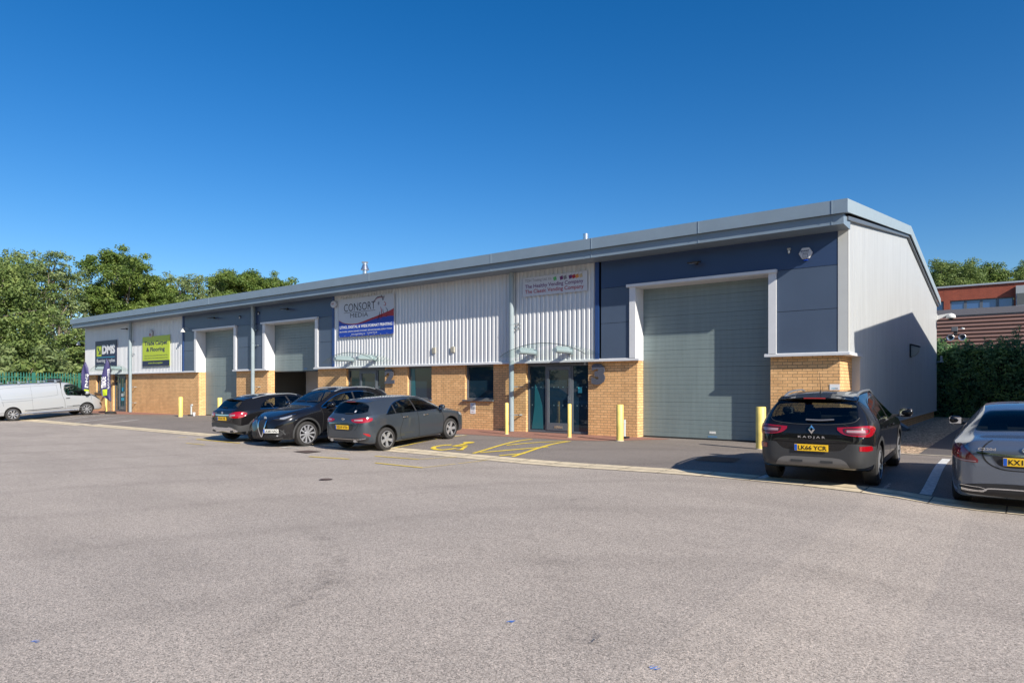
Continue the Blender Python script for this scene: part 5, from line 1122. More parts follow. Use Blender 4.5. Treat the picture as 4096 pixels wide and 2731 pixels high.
c.sym('side_window', 'R', st_, sb_, M_cglass, nu=36, nv=6); c.lines('window_trim', [('R', sb_, .014), ('R', st_, .012)], M_chrome, off=.008)
c.patch('rear_window', 'B', [(-.60, 1.13), (-.50, 1.33), (-.3, 1.365), (0, 1.375), (.3, 1.365), (.50, 1.33), (.60, 1.13)], [(-.60, 1.12), (-.5, 1.105), (0, 1.12), (.5, 1.105), (.60, 1.12)], M_cglass, nu=30, nv=8)
c.patch('windscreen', 'F', [(-.60, 1.14), (-.5, 1.34), (0, 1.39), (.5, 1.34), (.60, 1.14)], [(-.60, 1.09), (0, 1.11), (.60, 1.09)], M_cglass, nu=26)
c.sym('tail_light', 'CB', [(22.5, .775), (26, .86), (31, .945), (36, .965), (42, .93)], [(22.5, .735), (28, .74), (36, .765), (42, .80)], mat('tail_lamp_dark', (.16, .004, .012), .08, 0, .6, 1.0), nu=20, nv=5, off=.012)
c.sym('tail_light_lens', 'CB', [(23.5, .76), (30, .768), (40, .80)], [(23.5, .748), (30, .752), (40, .783)], M_tlw, nu=12, nv=2, off=.016)
c.lines('boot_trim', [('B', [(-.56, .875), (-.3, .855), (0, .85), (.3, .855), (.56, .875)], .024)], M_chrome, both=False, off=.012)
c.patch('plate_recess', 'B', [(-.38, .835), (0, .83), (.38, .835)], [(-.38, .82), (-.28, .70), (0, .685), (.28, .70), (.38, .82)], M_black, off=.006)
c.plate('B', 0, .765, 'KX16 ZVD', M_plY, off=.02)
c.lines('panel_gap', [('CB', [(18, 1.04), (21, .92), (19, .76), (12, .66), (0, .645)], .014), ('R', [(1.5, .96), (1.55, .6), (1.7, .25)], .014), ('R', [(2.5, .95), (2.5, .25)], .008)], M_seam)
c.patch('bumper_lower', 'CB', [(-32, .40), (-24, .44), (-10, .46), (0, .46), (10, .46), (24, .44), (32, .40)], [(-32, .30), (0, .27), (32, .30)], M_black, nu=40, off=.008)
c.lines('bumper_trim', [('CB', [(-33, .36), (-21, .35), (-17, .385), (0, .39), (17, .385), (21, .35), (33, .36)], .018)], M_chrome, both=False, off=.014)
c.lines('exhaust_trim', [('CB', [(22, .40), (31, .41), (33, .375), (31, .345), (21, .345), (19, .37), (22, .40)], .008)], M_chrome, off=.018)
tx = MB(); put_text(tx, 'C220d', -.10, .10, -.018, .018, lambda a, b: (-.003, -a, b), 0, .02); o = tx.build('badge_lettering', M_chrome, c.root, fix=False); o.location = c.pr('B', .44, .925, .006)
b_ = MB()
for k in range(24):
    a0, a1 = 2 * math.pi * k / 24, 2 * math.pi * (k + 1) / 24; b_.tube((0, .045 * math.cos(a0), .045 * math.sin(a0)), (0, .045 * math.cos(a1), .045 * math.sin(a1)), .006, n=6)
for k in range(3): a = R(90 + 120 * k); b_.tube((0, 0, 0), (0, .045 * math.cos(a), .045 * math.sin(a)), .007, .002, n=6)
o = b_.build('badge', M_chrome, c.root); o.location = c.pr('B', 0, .93, .012)
c.handles([(1.7, .86), (2.65, .85)], M_chrome); c.mirrors(3.05, 1.0, P_kad); c.wheels(5, style='Y', rr=.235)
o = MB().box(.9 - c.xc, 1.05 - c.xc, -.5, .5, 1.05, 1.06)

c.open_windows(2.35, 1.45, .26)
# --- black hatchback crossover, left of the three
P_gla = mat('paint_black_2', (.010, .010, .011), .22, .2, .1, .9)
c = Car(dict(name='parked_car', cat='car', label='black compact car seen from behind, leftmost of the three parked side by side', L=4.417, W=1.804, ro=.76, wb=2.699, r=.335, paint=P_gla, gap=.05, pos=(-20.17, 12.05, R(90)),
    zt=[(0, .76), (.012, .88), (.03, .96), (.06, 1.02), (.14, 1.07), (.28, 1.20), (.44, 1.36), (.54, 1.405), (.9, 1.445), (1.5, 1.475), (2.1, 1.475), (2.5, 1.43), (2.9, 1.27), (3.25, 1.11), (3.4, 1.06), (3.8, 1.0), (4.15, .92), (4.33, .78), (4.417, .6)],
    zs=[(0, .70), (.05, .88), (.2, .98), (.6, 1.04), (1.4, 1.01), (2.6, .97), (3.3, .95), (3.9, .88), (4.25, .72), (4.417, .5)],
    zb=[(0, .42), (.06, .33), (.4, .26), (1.2, .23), (3.4, .22), (4.1, .23), (4.3, .27), (4.417, .34)],
    w=[(0, .59), (.02, .67), (.07, .735), (.2, .81), (.5, .88), (1.0, .902), (3.4, .902), (3.9, .88), (4.15, .81), (4.3, .70), (4.38, .58), (4.417, .42)],
    wt=[(0, .58), (.1, .64), (.3, .62), (.5, .56), (.9, .56), (1.8, .57), (2.5, .565), (2.9, .63), (3.4, .71), (3.9, .70), (4.3, .5), (4.417, .3)]))
st_ = [(.82, 1.05), (.98, 1.20), (1.25, 1.325), (1.6, 1.375), (2.0, 1.38), (2.4, 1.33), (2.8, 1.20), (3.1, 1.06), (3.2, 1.01)]; sb_ = [(.82, 1.045), (1.4, 1.03), (2.4, 1.01), (3.2, .995)]
c.sym('side_window', 'R', st_, sb_, M_cglass, nu=36, nv=6); c.lines('window_trim', [('R', sb_, .018)], M_chrome, off=.008)
c.lines('window_pillar', [('R', [(2.02, 1.02), (1.93, 1.38)], .06), ('R', [(1.30, 1.04), (1.18, 1.3)], .03)], M_black, off=.006)
c.patch('rear_window', 'B', [(-.58, 1.12), (-.53, 1.30), (-.3, 1.345), (0, 1.355), (.3, 1.345), (.53, 1.30), (.58, 1.12)], [(-.58, 1.11), (-.3, 1.085), (0, 1.08), (.3, 1.085), (.58, 1.11)], M_cglass, nu=28, nv=7)
c.patch('windscreen', 'F', [(-.6, 1.18), (-.5, 1.37), (0, 1.425), (.5, 1.37), (.6, 1.18)], [(-.6, 1.11), (0, 1.14), (.6, 1.11)], M_cglass, nu=22)
c.sym('tail_light', 'CB', [(17, .91), (22, .955), (30, .99), (37, .985), (42, .95)], [(17, .89), (21, .82), (30, .80), (38, .83), (42, .90)], M_tl, nu=20, nv=5, off=.014)
c.sym('tail_light_lens', 'CB', [(20, .90), (29, .915)], [(20, .865), (29, .87)], M_tlw, nu=8, nv=2, off=.02, smooth_=False)
c.lines('boot_trim', [('B', [(-.42, .895), (0, .885), (.42, .895)], .03)], M_chrome, both=False, off=.012)
c.plate('B', 0, .775, 'HC66 HRJ', M_plY, off=.015)
c.patch('bumper_lower', 'CB', [(-44, .60), (-34, .56), (-26, .63), (0, .64), (26, .63), (34, .56), (44, .60)], [(-44, .38), (0, .36), (44, .38)], M_gplas, nu=50, off=.006)
c.patch('skid_plate', 'CB', [(-31, .41), (-25, .49), (-17, .52), (-13, .50), (0, .50), (13, .50), (17, .52), (25, .49), (31, .41)], [(-31, .38), (-18, .35), (0, .38), (18, .35), (31, .38)], M_chrome, nu=40, off=.014)
for sg in (1, -1): o = MB().box(-.01, .05, -.085, .085, -.04, .035).build('exhaust_tip', M_black, c.root, bevel=.012); o.location = Vector(c.pr('CB', sg * 22, .40, .012))
tx = MB(); put_text(tx, 'GLA', -.08, .08, -.018, .018, lambda a, b: (-.003, -a, b), 0, .02); o = tx.build('badge_lettering', M_chrome, c.root, fix=False); o.location = c.pr('B', .42, .95, .006)
b_ = MB(); b_.lathe([(.045, 0), (.04, .01), (.03, .008)], (0, 0, 0), 'x', 20); o = b_.build('badge', M_chrome, c.root); o.location = c.pr('B', 0, .955, .012); o.scale = (-1, 1, 1)
c.rails(.75, 2.4, .535, mat('rail_silver', (.42, .44, .47), .3, .7), .03); c.arches(M_gplas, .06); c.handles([(1.5, .93), (2.4, .91)]); c.mirrors(3.0, 1.03); c.wheels(5, style='Y', rr=.235)
c.lines('panel_gap', [('CB', [(20, 1.04), (24, .98), (23, .80), (18, .70), (0, .685)], .014), ('R', [(1.1, 1.02), (1.3, .8), (1.32, .4)], .014), ('R', [(2.1, 1.0), (2.1, .35)], .008)], M_seam)
c.lines('wiper', [('B', [(-.05, 1.10), (.25, 1.11)], .02)], M_black, both=False, off=.02)
sp_ = MB(); N = 14; vs = []
for i in range(N + 1):
    y = -.56 + 1.12 * i / N; d = .05 * (y / .56) ** 2; vs += [(.33 + d * 2.4 - c.xc, y, 1.38 - d), (.66 - c.xc, y, 1.432 - d * 1.1), (.35 + d * 2.4 - c.xc, y, 1.352 - d), (.66 - c.xc, y, 1.36 - d)]
sp_.add(vs, [(4 * i + a, 4 * i + 4 + a, 4 * i + 4 + b, 4 * i + b) for i in range(N) for a, b in ((0, 1), (2, 0), (3, 2))] + [(0, 1, 3, 2), (4 * N, 4 * N + 2, 4 * N + 3, 4 * N + 1)]); sp_.build('roof_spoiler', P_gla, c.root, smooth=40)

c.open_windows(2.2, 1.2, .32)
# --- black suv facing out
P_alf = mat('paint_black_3', (.010, .010, .012), .20, .25, .1, .9)
wbA = 2.818; front = (-17.62, 11.97)
c = Car(dict(name='parked_car', cat='car', label='black suv facing outwards with silver shield grille and white front plate', L=4.687, W=1.903, ro=.97, wb=wbA, r=.365, tw=.24, paint=P_alf, gap=.05, caliper=mat('caliper_red', (.5, .01, .01), .4), pos=(front[0], front[1] + wbA, R(-90)),
    zt=[(0, .85), (.015, .98), (.05, 1.08), (.12, 1.15), (.3, 1.34), (.5, 1.50), (.7, 1.565), (1.1, 1.62), (1.6, 1.65), (2.1, 1.64), (2.5, 1.58), (2.9, 1.40), (3.2, 1.23), (3.35, 1.165), (3.7, 1.12), (4.1, 1.05), (4.4, .95), (4.58, .84), (4.65, .74), (4.687, .60)],
    zs=[(0, .8), (.05, .95), (.3, 1.09), (.8, 1.13), (1.6, 1.10), (2.8, 1.07), (3.4, 1.04), (3.9, .98), (4.35, .85), (4.58, .70), (4.687, .48)],
    zb=[(0, .45), (.06, .35), (.5, .28), (1.2, .25), (3.6, .24), (4.3, .24), (4.6, .25), (4.687, .30)],
    w=[(0, .68), (.03, .78), (.1, .85), (.3, .91), (.7, .945), (1.5, .951), (3.5, .951), (3.95, .94), (4.2, .90), (4.42, .81), (4.56, .70), (4.64, .58), (4.687, .42)],
    wt=[(0, .6), (.3, .62), (.6, .59), (1.2, .60), (2.0, .61), (2.5, .62), (2.9, .68), (3.35, .76), (3.9, .76), (4.3, .64), (4.6, .4), (4.687, .22)]))
st_ = [(.70, 1.16), (.85, 1.30), (1.15, 1.425), (1.55, 1.495), (2.0, 1.50), (2.4, 1.46), (2.75, 1.34), (3.05, 1.19), (3.2, 1.11)]; sb_ = [(.70, 1.155), (1.2, 1.14), (2.2, 1.11), (3.2, 1.085)]
c.sym('side_window', 'R', st_, sb_, M_cglass, nu=40, nv=7); c.lines('window_trim', [('R', sb_, .018), ('R', st_, .016)], M_chrome, off=.008)
c.lines('window_pillar', [('R', [(1.95, 1.12), (1.90, 1.50)], .06), ('R', [(1.05, 1.14), (1.0, 1.37)], .035)], M_black, off=.006)
c.patch('windscreen', 'F', [(-.66, 1.28), (-.60, 1.48), (-.5, 1.545), (0, 1.59), (.5, 1.545), (.60, 1.48), (.66, 1.28)], [(-.66, 1.22), (0, 1.25), (.66, 1.22)], M_cglass, nu=30, nv=8)
c.patch('rear_window', 'B', [(-.6, 1.3), (0, 1.5), (.6, 1.3)], [(-.6, 1.2), (0, 1.2), (.6, 1.2)], M_cglass, nu=20)
c.patch('grille', 'F', [(-.17, .70), (-.13, .80), (0, .83), (.13, .80), (.17, .70)], [(-.17, .69), (-.10, .50), (0, .36), (.10, .50), (.17, .69)], M_black, nu=20, nv=8, off=.012)
c.lines('grille_frame', [('F', [(-.185, .80), (-.175, .66), (-.10, .47), (0, .345), (.10, .47), (.175, .66), (.185, .80)], .045)], M_chrome, both=False, off=.022)
mh = [('F', [(-.13 + .03 * k, .76 - .0 * k), (-.02 + .03 * k, .50)], .005) for k in range(6)] + [('F', [(.13 - .03 * k, .76), (.02 - .03 * k, .50)], .005) for k in range(6)]
c.lines('grille_mesh', mh, M_gplas, both=False, off=.016)
b_ = MB(); b_.lathe([(.055, 0), (.052, .012), (.0, .014)], (0, 0, 0), 'x', 22); o = b_.build('badge', M_steel, c.root); o.location = c.pr('F', 0, .865, .006)
c.sym('headlight', 'CF', [(19, .845), (27, .875), (36, .91), (44, .945), (50, .955)], [(19, .835), (26, .805), (34, .80), (42, .845), (50, .945)], M_rimd, nu=24, nv=5, off=.010)
c.sym('headlight_lens', 'CF', [(29, .865), (37, .895), (45, .935)], [(29, .835), (36, .83), (45, .90)], M_hl, nu=14, nv=3, off=.018)
c.lines('headlight_trim', [('CF', [(19, .845), (27, .875), (36, .91), (44, .945), (50, .957)], .010)], M_chrome, off=.018)
c.sym('front_intake', 'CF', [(13, .46), (20, .47), (30, .50), (36, .56)], [(13, .33), (22, .32), (31, .36), (36, .45)], M_black, nu=20, nv=4, off=.008)
c.lines('intake_mesh', [('CF', [(14 + 2.4 * k, .46), (16.5 + 2.4 * k, .34)], .006) for k in range(8)] + [('CF', [(16.5 + 2.4 * k, .46), (14 + 2.4 * k, .34)], .006) for k in range(8)], M_gplas, off=.012)
c.lines('intake_blade', [('CF', [(30, .56), (34, .50), (37, .40)], .03)], M_gplas, off=.02)
c.sym('fog_lamp', 'CF', [(27, .40), (29, .40)], [(27, .365), (29, .365)], M_hl, nu=3, nv=1, off=.02, smooth_=False)
c.lines('splitter', [('CF', [(-34, .31), (-20, .285), (0, .28), (20, .285), (34, .31)], .03)], M_gplas, both=False, off=.012)
c.plate('F', .50, .515, 'LK68 HAO', M_plW, off=.06).rotation_euler = (0, 0, R(18))
c.rails(.85, 2.5, .575, mat('rail_silver', (.42, .44, .47), .3, .7), .04); c.handles([(1.5, 1.0), (2.4, .98)]); c.mirrors(2.98, 1.13, None, 1.15, .02)
c.arches(M_gplas, .05); c.sym('sill_trim', 'R', [(1.35, .38), (3.3, .38)], [(1.35, .28), (3.3, .28)], M_gplas, off=.006, smooth_=False)
c.lines('panel_gap', [('R', [(3.25, 1.08), (3.22, .8), (3.28, .38)], .014), ('R', [(2.1, 1.1), (2.1, .38)], .008), ('CF', [(8, .86), (20, .90), (40, .99), (52, 1.03)], .008)], M_seam)
c.lines('wiper', [('F', [(-.5, 1.265), (-.05, 1.27)], .02), ('F', [(.05, 1.26), (.55, 1.27)], .02)], M_black, both=False, off=.02)
c.wheels(10, style='T', rr=.262, rimm=mat('alloy_bright', (.55, .56, .60), .28, .6))

c.open_windows(2.3, 1.2, .36)
# --- silver van
P_van = mat('paint_silver_white', (.42, .44, .46), .30, .3, .5, 1.0)
c = Car(dict(name='parked_van', cat='van', label='silver panel van with roof bars by the green fence', L=5.40, W=1.956, ro=.97, wb=3.498, r=.335, tw=.215, paint=P_van, gap=.055, pos=(-43.1, 12.0, R(90)), ws=.975, cr=.12,
    zt=[(0, 1.6), (.01, 1.75), (.03, 1.85), (.08, 1.92), (.2, 1.94), (1.5, 1.955), (3.2, 1.95), (3.6, 1.92), (3.95, 1.80), (4.3, 1.56), (4.6, 1.34), (4.75, 1.25), (5.0, 1.13), (5.2, .98), (5.32, .82), (5.40, .60)],
    zs=[(0, 1.1), (.1, 1.18), (1, 1.2), (3, 1.18), (4, 1.14), (4.6, 1.07), (5.0, .98), (5.2, .86), (5.40, .5)],
    zb=[(0, .40), (.06, .32), (.5, .28), (4.7, .26), (5.1, .26), (5.3, .28), (5.40, .34)],
    w=[(0, .86), (.02, .92), (.06, .95), (.2, .97), (1, .978), (4.3, .978), (4.75, .955), (5.05, .88), (5.25, .76), (5.35, .64), (5.40, .5)],
    wt=[(0, .80), (.2, .82), (3.2, .82), (3.8, .80), (4.2, .80), (4.6, .82), (5.0, .74), (5.3, .5), (5.40, .3)]))
c.sym('side_window', 'R', [(3.40, 1.50), (3.46, 1.72), (3.7, 1.765), (3.95, 1.71), (4.3, 1.47), (4.6, 1.24), (4.72, 1.15)], [(3.40, 1.48), (3.5, 1.20), (3.8, 1.16), (4.3, 1.11), (4.72, 1.09)], M_cglass, nu=36, nv=7)
c.lines('window_trim', [('R', [(3.40, 1.49), (3.46, 1.73), (3.7, 1.775), (3.95, 1.72), (4.3, 1.48), (4.6, 1.25), (4.73, 1.15)], .03), ('R', [(3.40, 1.49), (3.5, 1.20), (3.8, 1.155), (4.3, 1.105), (4.74, 1.08)], .02)], M_black, off=.008)
c.patch('windscreen', 'F', [(-.78, 1.5), (-.70, 1.75), (0, 1.84), (.70, 1.75), (.78, 1.5)], [(-.78, 1.34), (0, 1.36), (.78, 1.34)], M_cglass, nu=26, nv=7)
c.sym('headlight', 'CF', [(26, .92), (34, 1.0), (44, 1.10), (52, 1.17)], [(26, .86), (36, .84), (46, .98), (52, 1.15)], M_rimd, nu=18, nv=4, off=.012)
c.sym('headlight_lens', 'CF', [(28, .90), (38, .93)], [(28, .87), (38, .86)], M_hl, nu=8, nv=2, off=.018, smooth_=False)
c.sym('front_intake', 'CF', [(24, .60), (30, .62), (37, .66)], [(24, .50), (30, .46), (37, .63)], M_black, nu=12, nv=3, off=.008)
c.lines('pressing_line', [('R', [(.45, 1.62), (.75, 1.735), (2.9, 1.765), (3.05, 1.70), (3.06, 1.35), (2.85, 1.20), (.75, 1.12), (.5, 1.25), (.45, 1.62)], .016), ('R', [(.55, 1.02), (.62, 1.0), (1.9, 1.03)], .02), ('R', [(.55, 1.02), (.58, .80)], .02)], mat('paint_crease', (.20, .215, .23), .35, .25), off=.003)
c.lines('panel_gap', [('R', [(3.28, 1.86), (3.28, 1.3), (3.38, .85), (3.38, .42)], .012), ('R', [(4.74, 1.1), (4.74, .85)], .010), ('R', [(1.85, 1.8), (1.88, .42)], .006)], M_seam)
c.lines('side_stripe', [('R', [(1.5, .50), (2.2, .50), (3.3, .53)], .035), ('R', [(3.75, .57), (4.1, .565), (4.3, .53)], .05)], M_black, off=.006)
c.lines('side_stripe_chrome', [('R', [(1.45, .43), (4.3, .47)], .03), ('R', [(.1, .43), (.60, .44)], .03)], M_chrome, off=.007)
tx = MB(); put_text(tx, 'VIVARO', -.16, .16, -.03, .03, lambda a, b: (a, -.0, b), 0, .02); o = tx.build('badge_lettering', M_gplas, c.root, fix=False); o.location = Vector(c.pr('L', 3.62, .555, .010))
for sg in (1, -1): b_ = MB(); b_.tube((-1.55, 0, 0), (1.35, 0, 0), .035, n=12); o = b_.build('side_bar', M_chrome, c.root, smooth=50); o.location = (-.05, sg * .93, .33)
for x in (.35, 1.35, 2.25, 3.05):
    b_ = MB(); b_.box(x - .035 - c.xc, x + .035 - c.xc, -.80, .80, 2.03, 2.06).box(x - .05 - c.xc, x + .05 - c.xc, -.84, -.76, 1.90, 2.03).box(x - .05 - c.xc, x + .05 - c.xc, .76, .84, 1.90, 2.03); b_.box(x - .02 - c.xc, x + .30 - c.xc, -.83, -.77, 2.0, 2.035); b_.build('roof_bar', mat('roof_bar_steel', (.30, .36, .42), .35, .6), c.root, bevel=.01)
c.handles([(3.55, 1.02)], M_black); c.mirrors(4.42, 1.22, P_van, 1.35, .02); c.wheels(8, style='T', rr=.225, rimm=M_rim)
o = MB().box(5.33 - c.xc, 5.36 - c.xc, -.26, .26, .50, .61)
c.open_windows(3.75, 2.0, .62, True, 3.25)
# ------------------------------------------------------------------ vegetation
L_oak = leafmat('leaf_oak', (.048, .092, .020), (.130, .200, .040), (.27, .33, .08), .8)
L_ash = leafmat('leaf_ash', (.085, .135, .055), (.20, .265, .10), (.34, .39, .17), .7)
L_dk = leafmat('leaf_dark', (.060, .105, .034), (.16, .23, .065), (.30, .36, .11), .8)
L_hedge = leafmat('leaf_hedge', (.07, .16, .09), (.14, .27, .12), (.26, .38, .10), 1.4)
def leaves(nr, centres, per, size, flat=.55):
    """centres: (x, y, z, rx, ry, rz) clumps, each filled with leaf sized faces towards its shell"""
    N = sum(max(4, int(per * c[3] * c[4] ** .5 * c[5] ** .5)) for c in centres); V = np.empty((N * 4, 3)); k = 0
    for c in centres:
        n = max(4, int(per * c[3] * c[4] ** .5 * c[5] ** .5)); d = nr.normal(size=(n, 3)); d /= np.linalg.norm(d, axis=1)[:, None]; rr = nr.uniform(.15, 1.3, n) ** .75
        p = np.array(c[:3]) + d * rr[:, None] * np.array(c[3:6])
        nn = d + nr.normal(scale=flat, size=(n, 3)); nn[:, 2] += .35; nn /= np.linalg.norm(nn, axis=1)[:, None]
        a = np.cross(nn, nr.normal(size=(n, 3))); a /= np.linalg.norm(a, axis=1)[:, None] + 1e-9; b = np.cross(nn, a); s = size * nr.uniform(.6, 1.25, n)[:, None]
        q = V[k * 4:(k + n) * 4].reshape(n, 4, 3); q[:, 0] = p - a * s * .9; q[:, 1] = p + b * s * .45; q[:, 2] = p + a * s * .9; q[:, 3] = p - b * s * .45 + nn * s * .12; k += n
    me = bpy.data.meshes.new('crown'); F = np.arange(N * 4).reshape(N, 4); me.vertices.add(N * 4); me.vertices.foreach_set('co', V.ravel()); me.loops.add(N * 4); me.loops.foreach_set('vertex_index', F.ravel()); me.polygons.add(N); me.polygons.foreach_set('loop_start', np.arange(0, N * 4, 4)); me.polygons.foreach_set('loop_total', np.full(N, 4)); me.update(); me.validate()
    return me
def limb(mb_, a, b, r0, r1, nr, seg=4):
    a = Vector(a); b = Vector(b); p = a; L = (b - a).length
    for i in range(1, seg + 1):
        q = a.lerp(b, i / seg) + (Vector(nr.normal(scale=L * .035, size=3)) if i < seg else Vector((0, 0, 0))); mb_.tube(p, q, r0 + (r1 - r0) * (i - 1) / seg, r0 + (r1 - r0) * i / seg, n=7, cap=False); p = q
def tree(x, y, h, rad, kind, seed, label, group, base=.22, dens=1.0, lean=0):
    nr = np.random.default_rng(seed); t = thing({'o': 'oak_tree', 'a': 'ash_tree', 'd': 'broadleaf_tree'}[kind], label, 'tree', (x, y, -.1), group=group)
    tr = MB(); tips = []; top = Vector((lean, 0, h * .70)); limb(tr, (0, 0, 0), top, h * .022, h * .007, nr, 7)
    nb = {'o': 16, 'a': 17, 'd': 15}[kind]
    for k in range(nb):
        f = base + (.97 - base) * (k + .5) / nb; a = k * 2.4 + nr.uniform(-.4, .4); u = (f - base) / (1 - base)
        pro = {'o': (1 - (u * 1.05 - .38) ** 2 * 1.9), 'a': (.95 - (u - .5) ** 2 * 1.7), 'd': (1 - (u - .35) ** 2 * 2.0)}[kind]; rr = rad * max(.22, pro) * nr.uniform(.62, 1.0)
        zc = h * f * .98; s0 = Vector((lean * f, 0, h * max(.12, f - .20) * .78)); e = Vector((lean * f + math.cos(a) * rr * .72, math.sin(a) * rr * .72, zc))
        limb(tr, s0, e, h * .010, h * .003, nr, 4); tips.append((e, rr))
        for j in range(2 if kind != 'a' else 3):
            e2 = e + Vector(nr.normal(scale=rad * .24, size=3)) + Vector((0, 0, rad * .12)); e2.z = min(e2.z, h * .96); limb(tr, s0.lerp(e, .6), e2, h * .005, h * .0015, nr, 3); tips.append((e2, rr * .8))
    cs = []; 
    for e, rr in tips:
        n = {'o': 9, 'a': 6, 'd': 7}[kind]
        for j in range(n):
            s = rad * nr.uniform(.10, .22) * (.72 if kind == 'a' else 1.0); o = Vector(nr.normal(scale=rad * (.22 if kind == 'o' else .19), size=3)); cs.append((e.x + o.x, e.y + o.y, min(h * 1.0, e.z + o.z * .8), s, s, s * nr.uniform(.5, .75)))
    if kind == 'o':
        for j in range(9): a = nr.uniform(0, 6.28); q = nr.uniform(0, .5) * rad; cs.append((math.cos(a) * q + lean * .6, math.sin(a) * q, h * nr.uniform(base + .1, .82), rad * .33, rad * .33, rad * .26))
    me = leaves(nr, cs, {'o': 480, 'a': 260, 'd': 380}[kind] * dens / max(.6, rad / 4.5) ** .9, {'o': .165, 'a': .15, 'd': .16}[kind]); me.materials.append({'o': L_oak, 'a': L_ash, 'd': L_dk}[kind])
    c = bpy.data.objects.new('crown', me); COL.objects.link(c); c.parent = t; tr.build('trunk', M_bark, t, smooth=60, fix=False); return t
def at(px, d):
    r = (px - _CX) / _F; return d * (-_s + r * _c), d * (_c + r * _s)
def hz(py, d): return CAMH + (_Y0 - py) * d / _F
gL = 'trees behind the fence on the left'
specs = [(-90, 1060, 60, 5.2, 'd', .10, .6, 'dark broadleaf tree at the very left edge of the photo'), (25, 1035, 64, 4.6, 'd', .14, .5, 'tall broadleaf tree nearest the left edge'),
    (165, 1020, 68, 4.4, 'a', .16, .9, 'tall thin crowned ash tree with bare pale limbs left of the gap'), (240, 1085, 70, 2.5, 'a', .16, .6, 'very sparse ash tree with sky showing through beside the gap'),
    (340, 1330, 62, 2.3, 'd', .05, .8, 'lower dark tree filling the space left of the roof end'), (492, 1030, 80, 4.9, 'o', .22, 1.0, 'big dense oak tree behind the left end of the roof'), (625, 1122, 84, 3.9, 'o', .25, 1.0, 'smaller oak tree on the right shoulder of the big oak'),
    (700, 1108, 88, 5.2, 'a', .25, .85, 'feathery ash tree behind the roof right of the big oak'), (800, 1128, 92, 4.6, 'a', .25, .8, 'sparse ash tree at the dip between the roof line trees'),
    (905, 1118, 95, 4.8, 'o', .25, 1.0, 'left oak tree of the rounded clump behind the middle of the roof'), (1010, 1105, 97, 5.0, 'o', .25, 1.0, 'middle oak tree of the rounded clump behind the middle of the roof'), (1100, 1128, 100, 3.8, 'o', .25, 1.0, 'right oak tree of the rounded clump where the roof cuts it off')]
for i, (px_, py_, d_, rad_, kd, ba, dn, lb_) in enumerate(specs):
    X, Y = at(px_, d_); tree(X, Y, hz(py_, d_) + .1, rad_, kd, 11 + i, lb_, gL, ba, dn)
gR = 'trees behind the red brick building'
for i, (px_, py_, d_, rad_, kd, lb_) in enumerate([(3790, 1055, 96, 5.6, 'd', 'broadleaf tree over the left end of the red brick building'), (3905, 1075, 100, 5.2, 'o', 'yellowish oak tree between two darker trees over the red building'), (4020, 1078, 96, 5.0, 'd', 'dark tree over the right half of the red building'), (4120, 1062, 98, 5.2, 'd', 'dark tree at the top right edge of the photo'), (3700, 1100, 104, 5.0, 'o', 'oak tree mostly hidden by the gable roof')]):
    X, Y = at(px_, d_); tree(X, Y, hz(py_, d_) + .1, rad_, kd, 41 + i, lb_, gR, .3, 1.0)
def bush(x, y, rx, h, seed, label, m=None, group=None):
    nr = np.random.default_rng(seed); t = thing('bush', label, 'bush', (x, y, -.1), group=group); cs = []
    for k in range(34): a = nr.uniform(0, 6.28); q = rx * nr.uniform(0, .85); z = h * nr.uniform(.1, .86); s = rx * nr.uniform(.14, .26); cs.append((math.cos(a) * q * (1 - .35 * z / h), math.sin(a) * q * .7, z, s, s, s * .8))
    me = leaves(nr, cs, 170, .24); me.materials.append(m or L_ash); c = bpy.data.objects.new('foliage', me); COL.objects.link(c); c.parent = t
    st = MB()
    for k in range(4): limb(st, (nr.uniform(-.3, .3), 0, 0), (nr.uniform(-1, 1) * rx * .5, nr.uniform(-.5, .5), h * .7), .07, .02, nr, 3)
    st.build('stem', M_bark, t, fix=False)
for i, (px_, py_, d_, rx_, lb_, mm) in enumerate([(-40, 1330, 52, 3.4, 'pale green bush at the left edge behind the palisade fence', L_ash), (80, 1400, 54, 3.0, 'broad bush behind the fence above the rear of the van', L_dk), (175, 1350, 56, 2.8, 'light green bush with layered leaves behind the fence above the middle of the van', L_ash), (255, 1420, 58, 2.6, 'low bush behind the fence above the windscreen of the van', L_ash), (325, 1440, 60, 2.4, 'low dark bush behind the fence beside the corner of the building', L_dk)]):
    X, Y = at(px_, d_); bush(X, Y, rx_, hz(py_, d_), 71 + i, lb_, mm, 'bushes behind the palisade fence')
# clipped conifer hedge
t = thing('hedge', 'tall dark clipped conifer hedge with bright shoots along its top', 'hedge', (3, 43.2, 0))
nr = np.random.default_rng(5); cs = []
for x in np.arange(-7.5, 7.5, .42):
    for z in np.arange(.15, 3.7, .42): cs.append((x + nr.uniform(-.15, .15), -.35 + nr.uniform(-.12, .12), z, .42, .34, .40))
    for yy in (-.1, .3, .7): cs.append((x + nr.uniform(-.15, .15), yy, 3.55 + nr.uniform(-.1, .15), .38, .36, .30))
for k in range(70): cs.append((nr.uniform(-7.5, 7.5), nr.uniform(-.5, .5), 3.88 + nr.uniform(0, .15), .16, .16, nr.uniform(.15, .45)))
for x in (-3.3, -1.3, -.1, 2.3, 4): 
    for k in range(6): cs.append((x + nr.uniform(-.2, .2), nr.uniform(-.4, .2), 3.9 + k * .17, .30 - k * .04, .25 - k * .03, .16))
me = leaves(nr, cs, 760, .085); me.materials.append(L_hedge); c = bpy.data.objects.new('foliage', me); COL.objects.link(c); c.parent = t
MB().box(-7.6, 7.6, .05, 1.0, 0, 3.45).build('inner_branches', mat('hedge_core', (.012, .016, .008), .9), t)
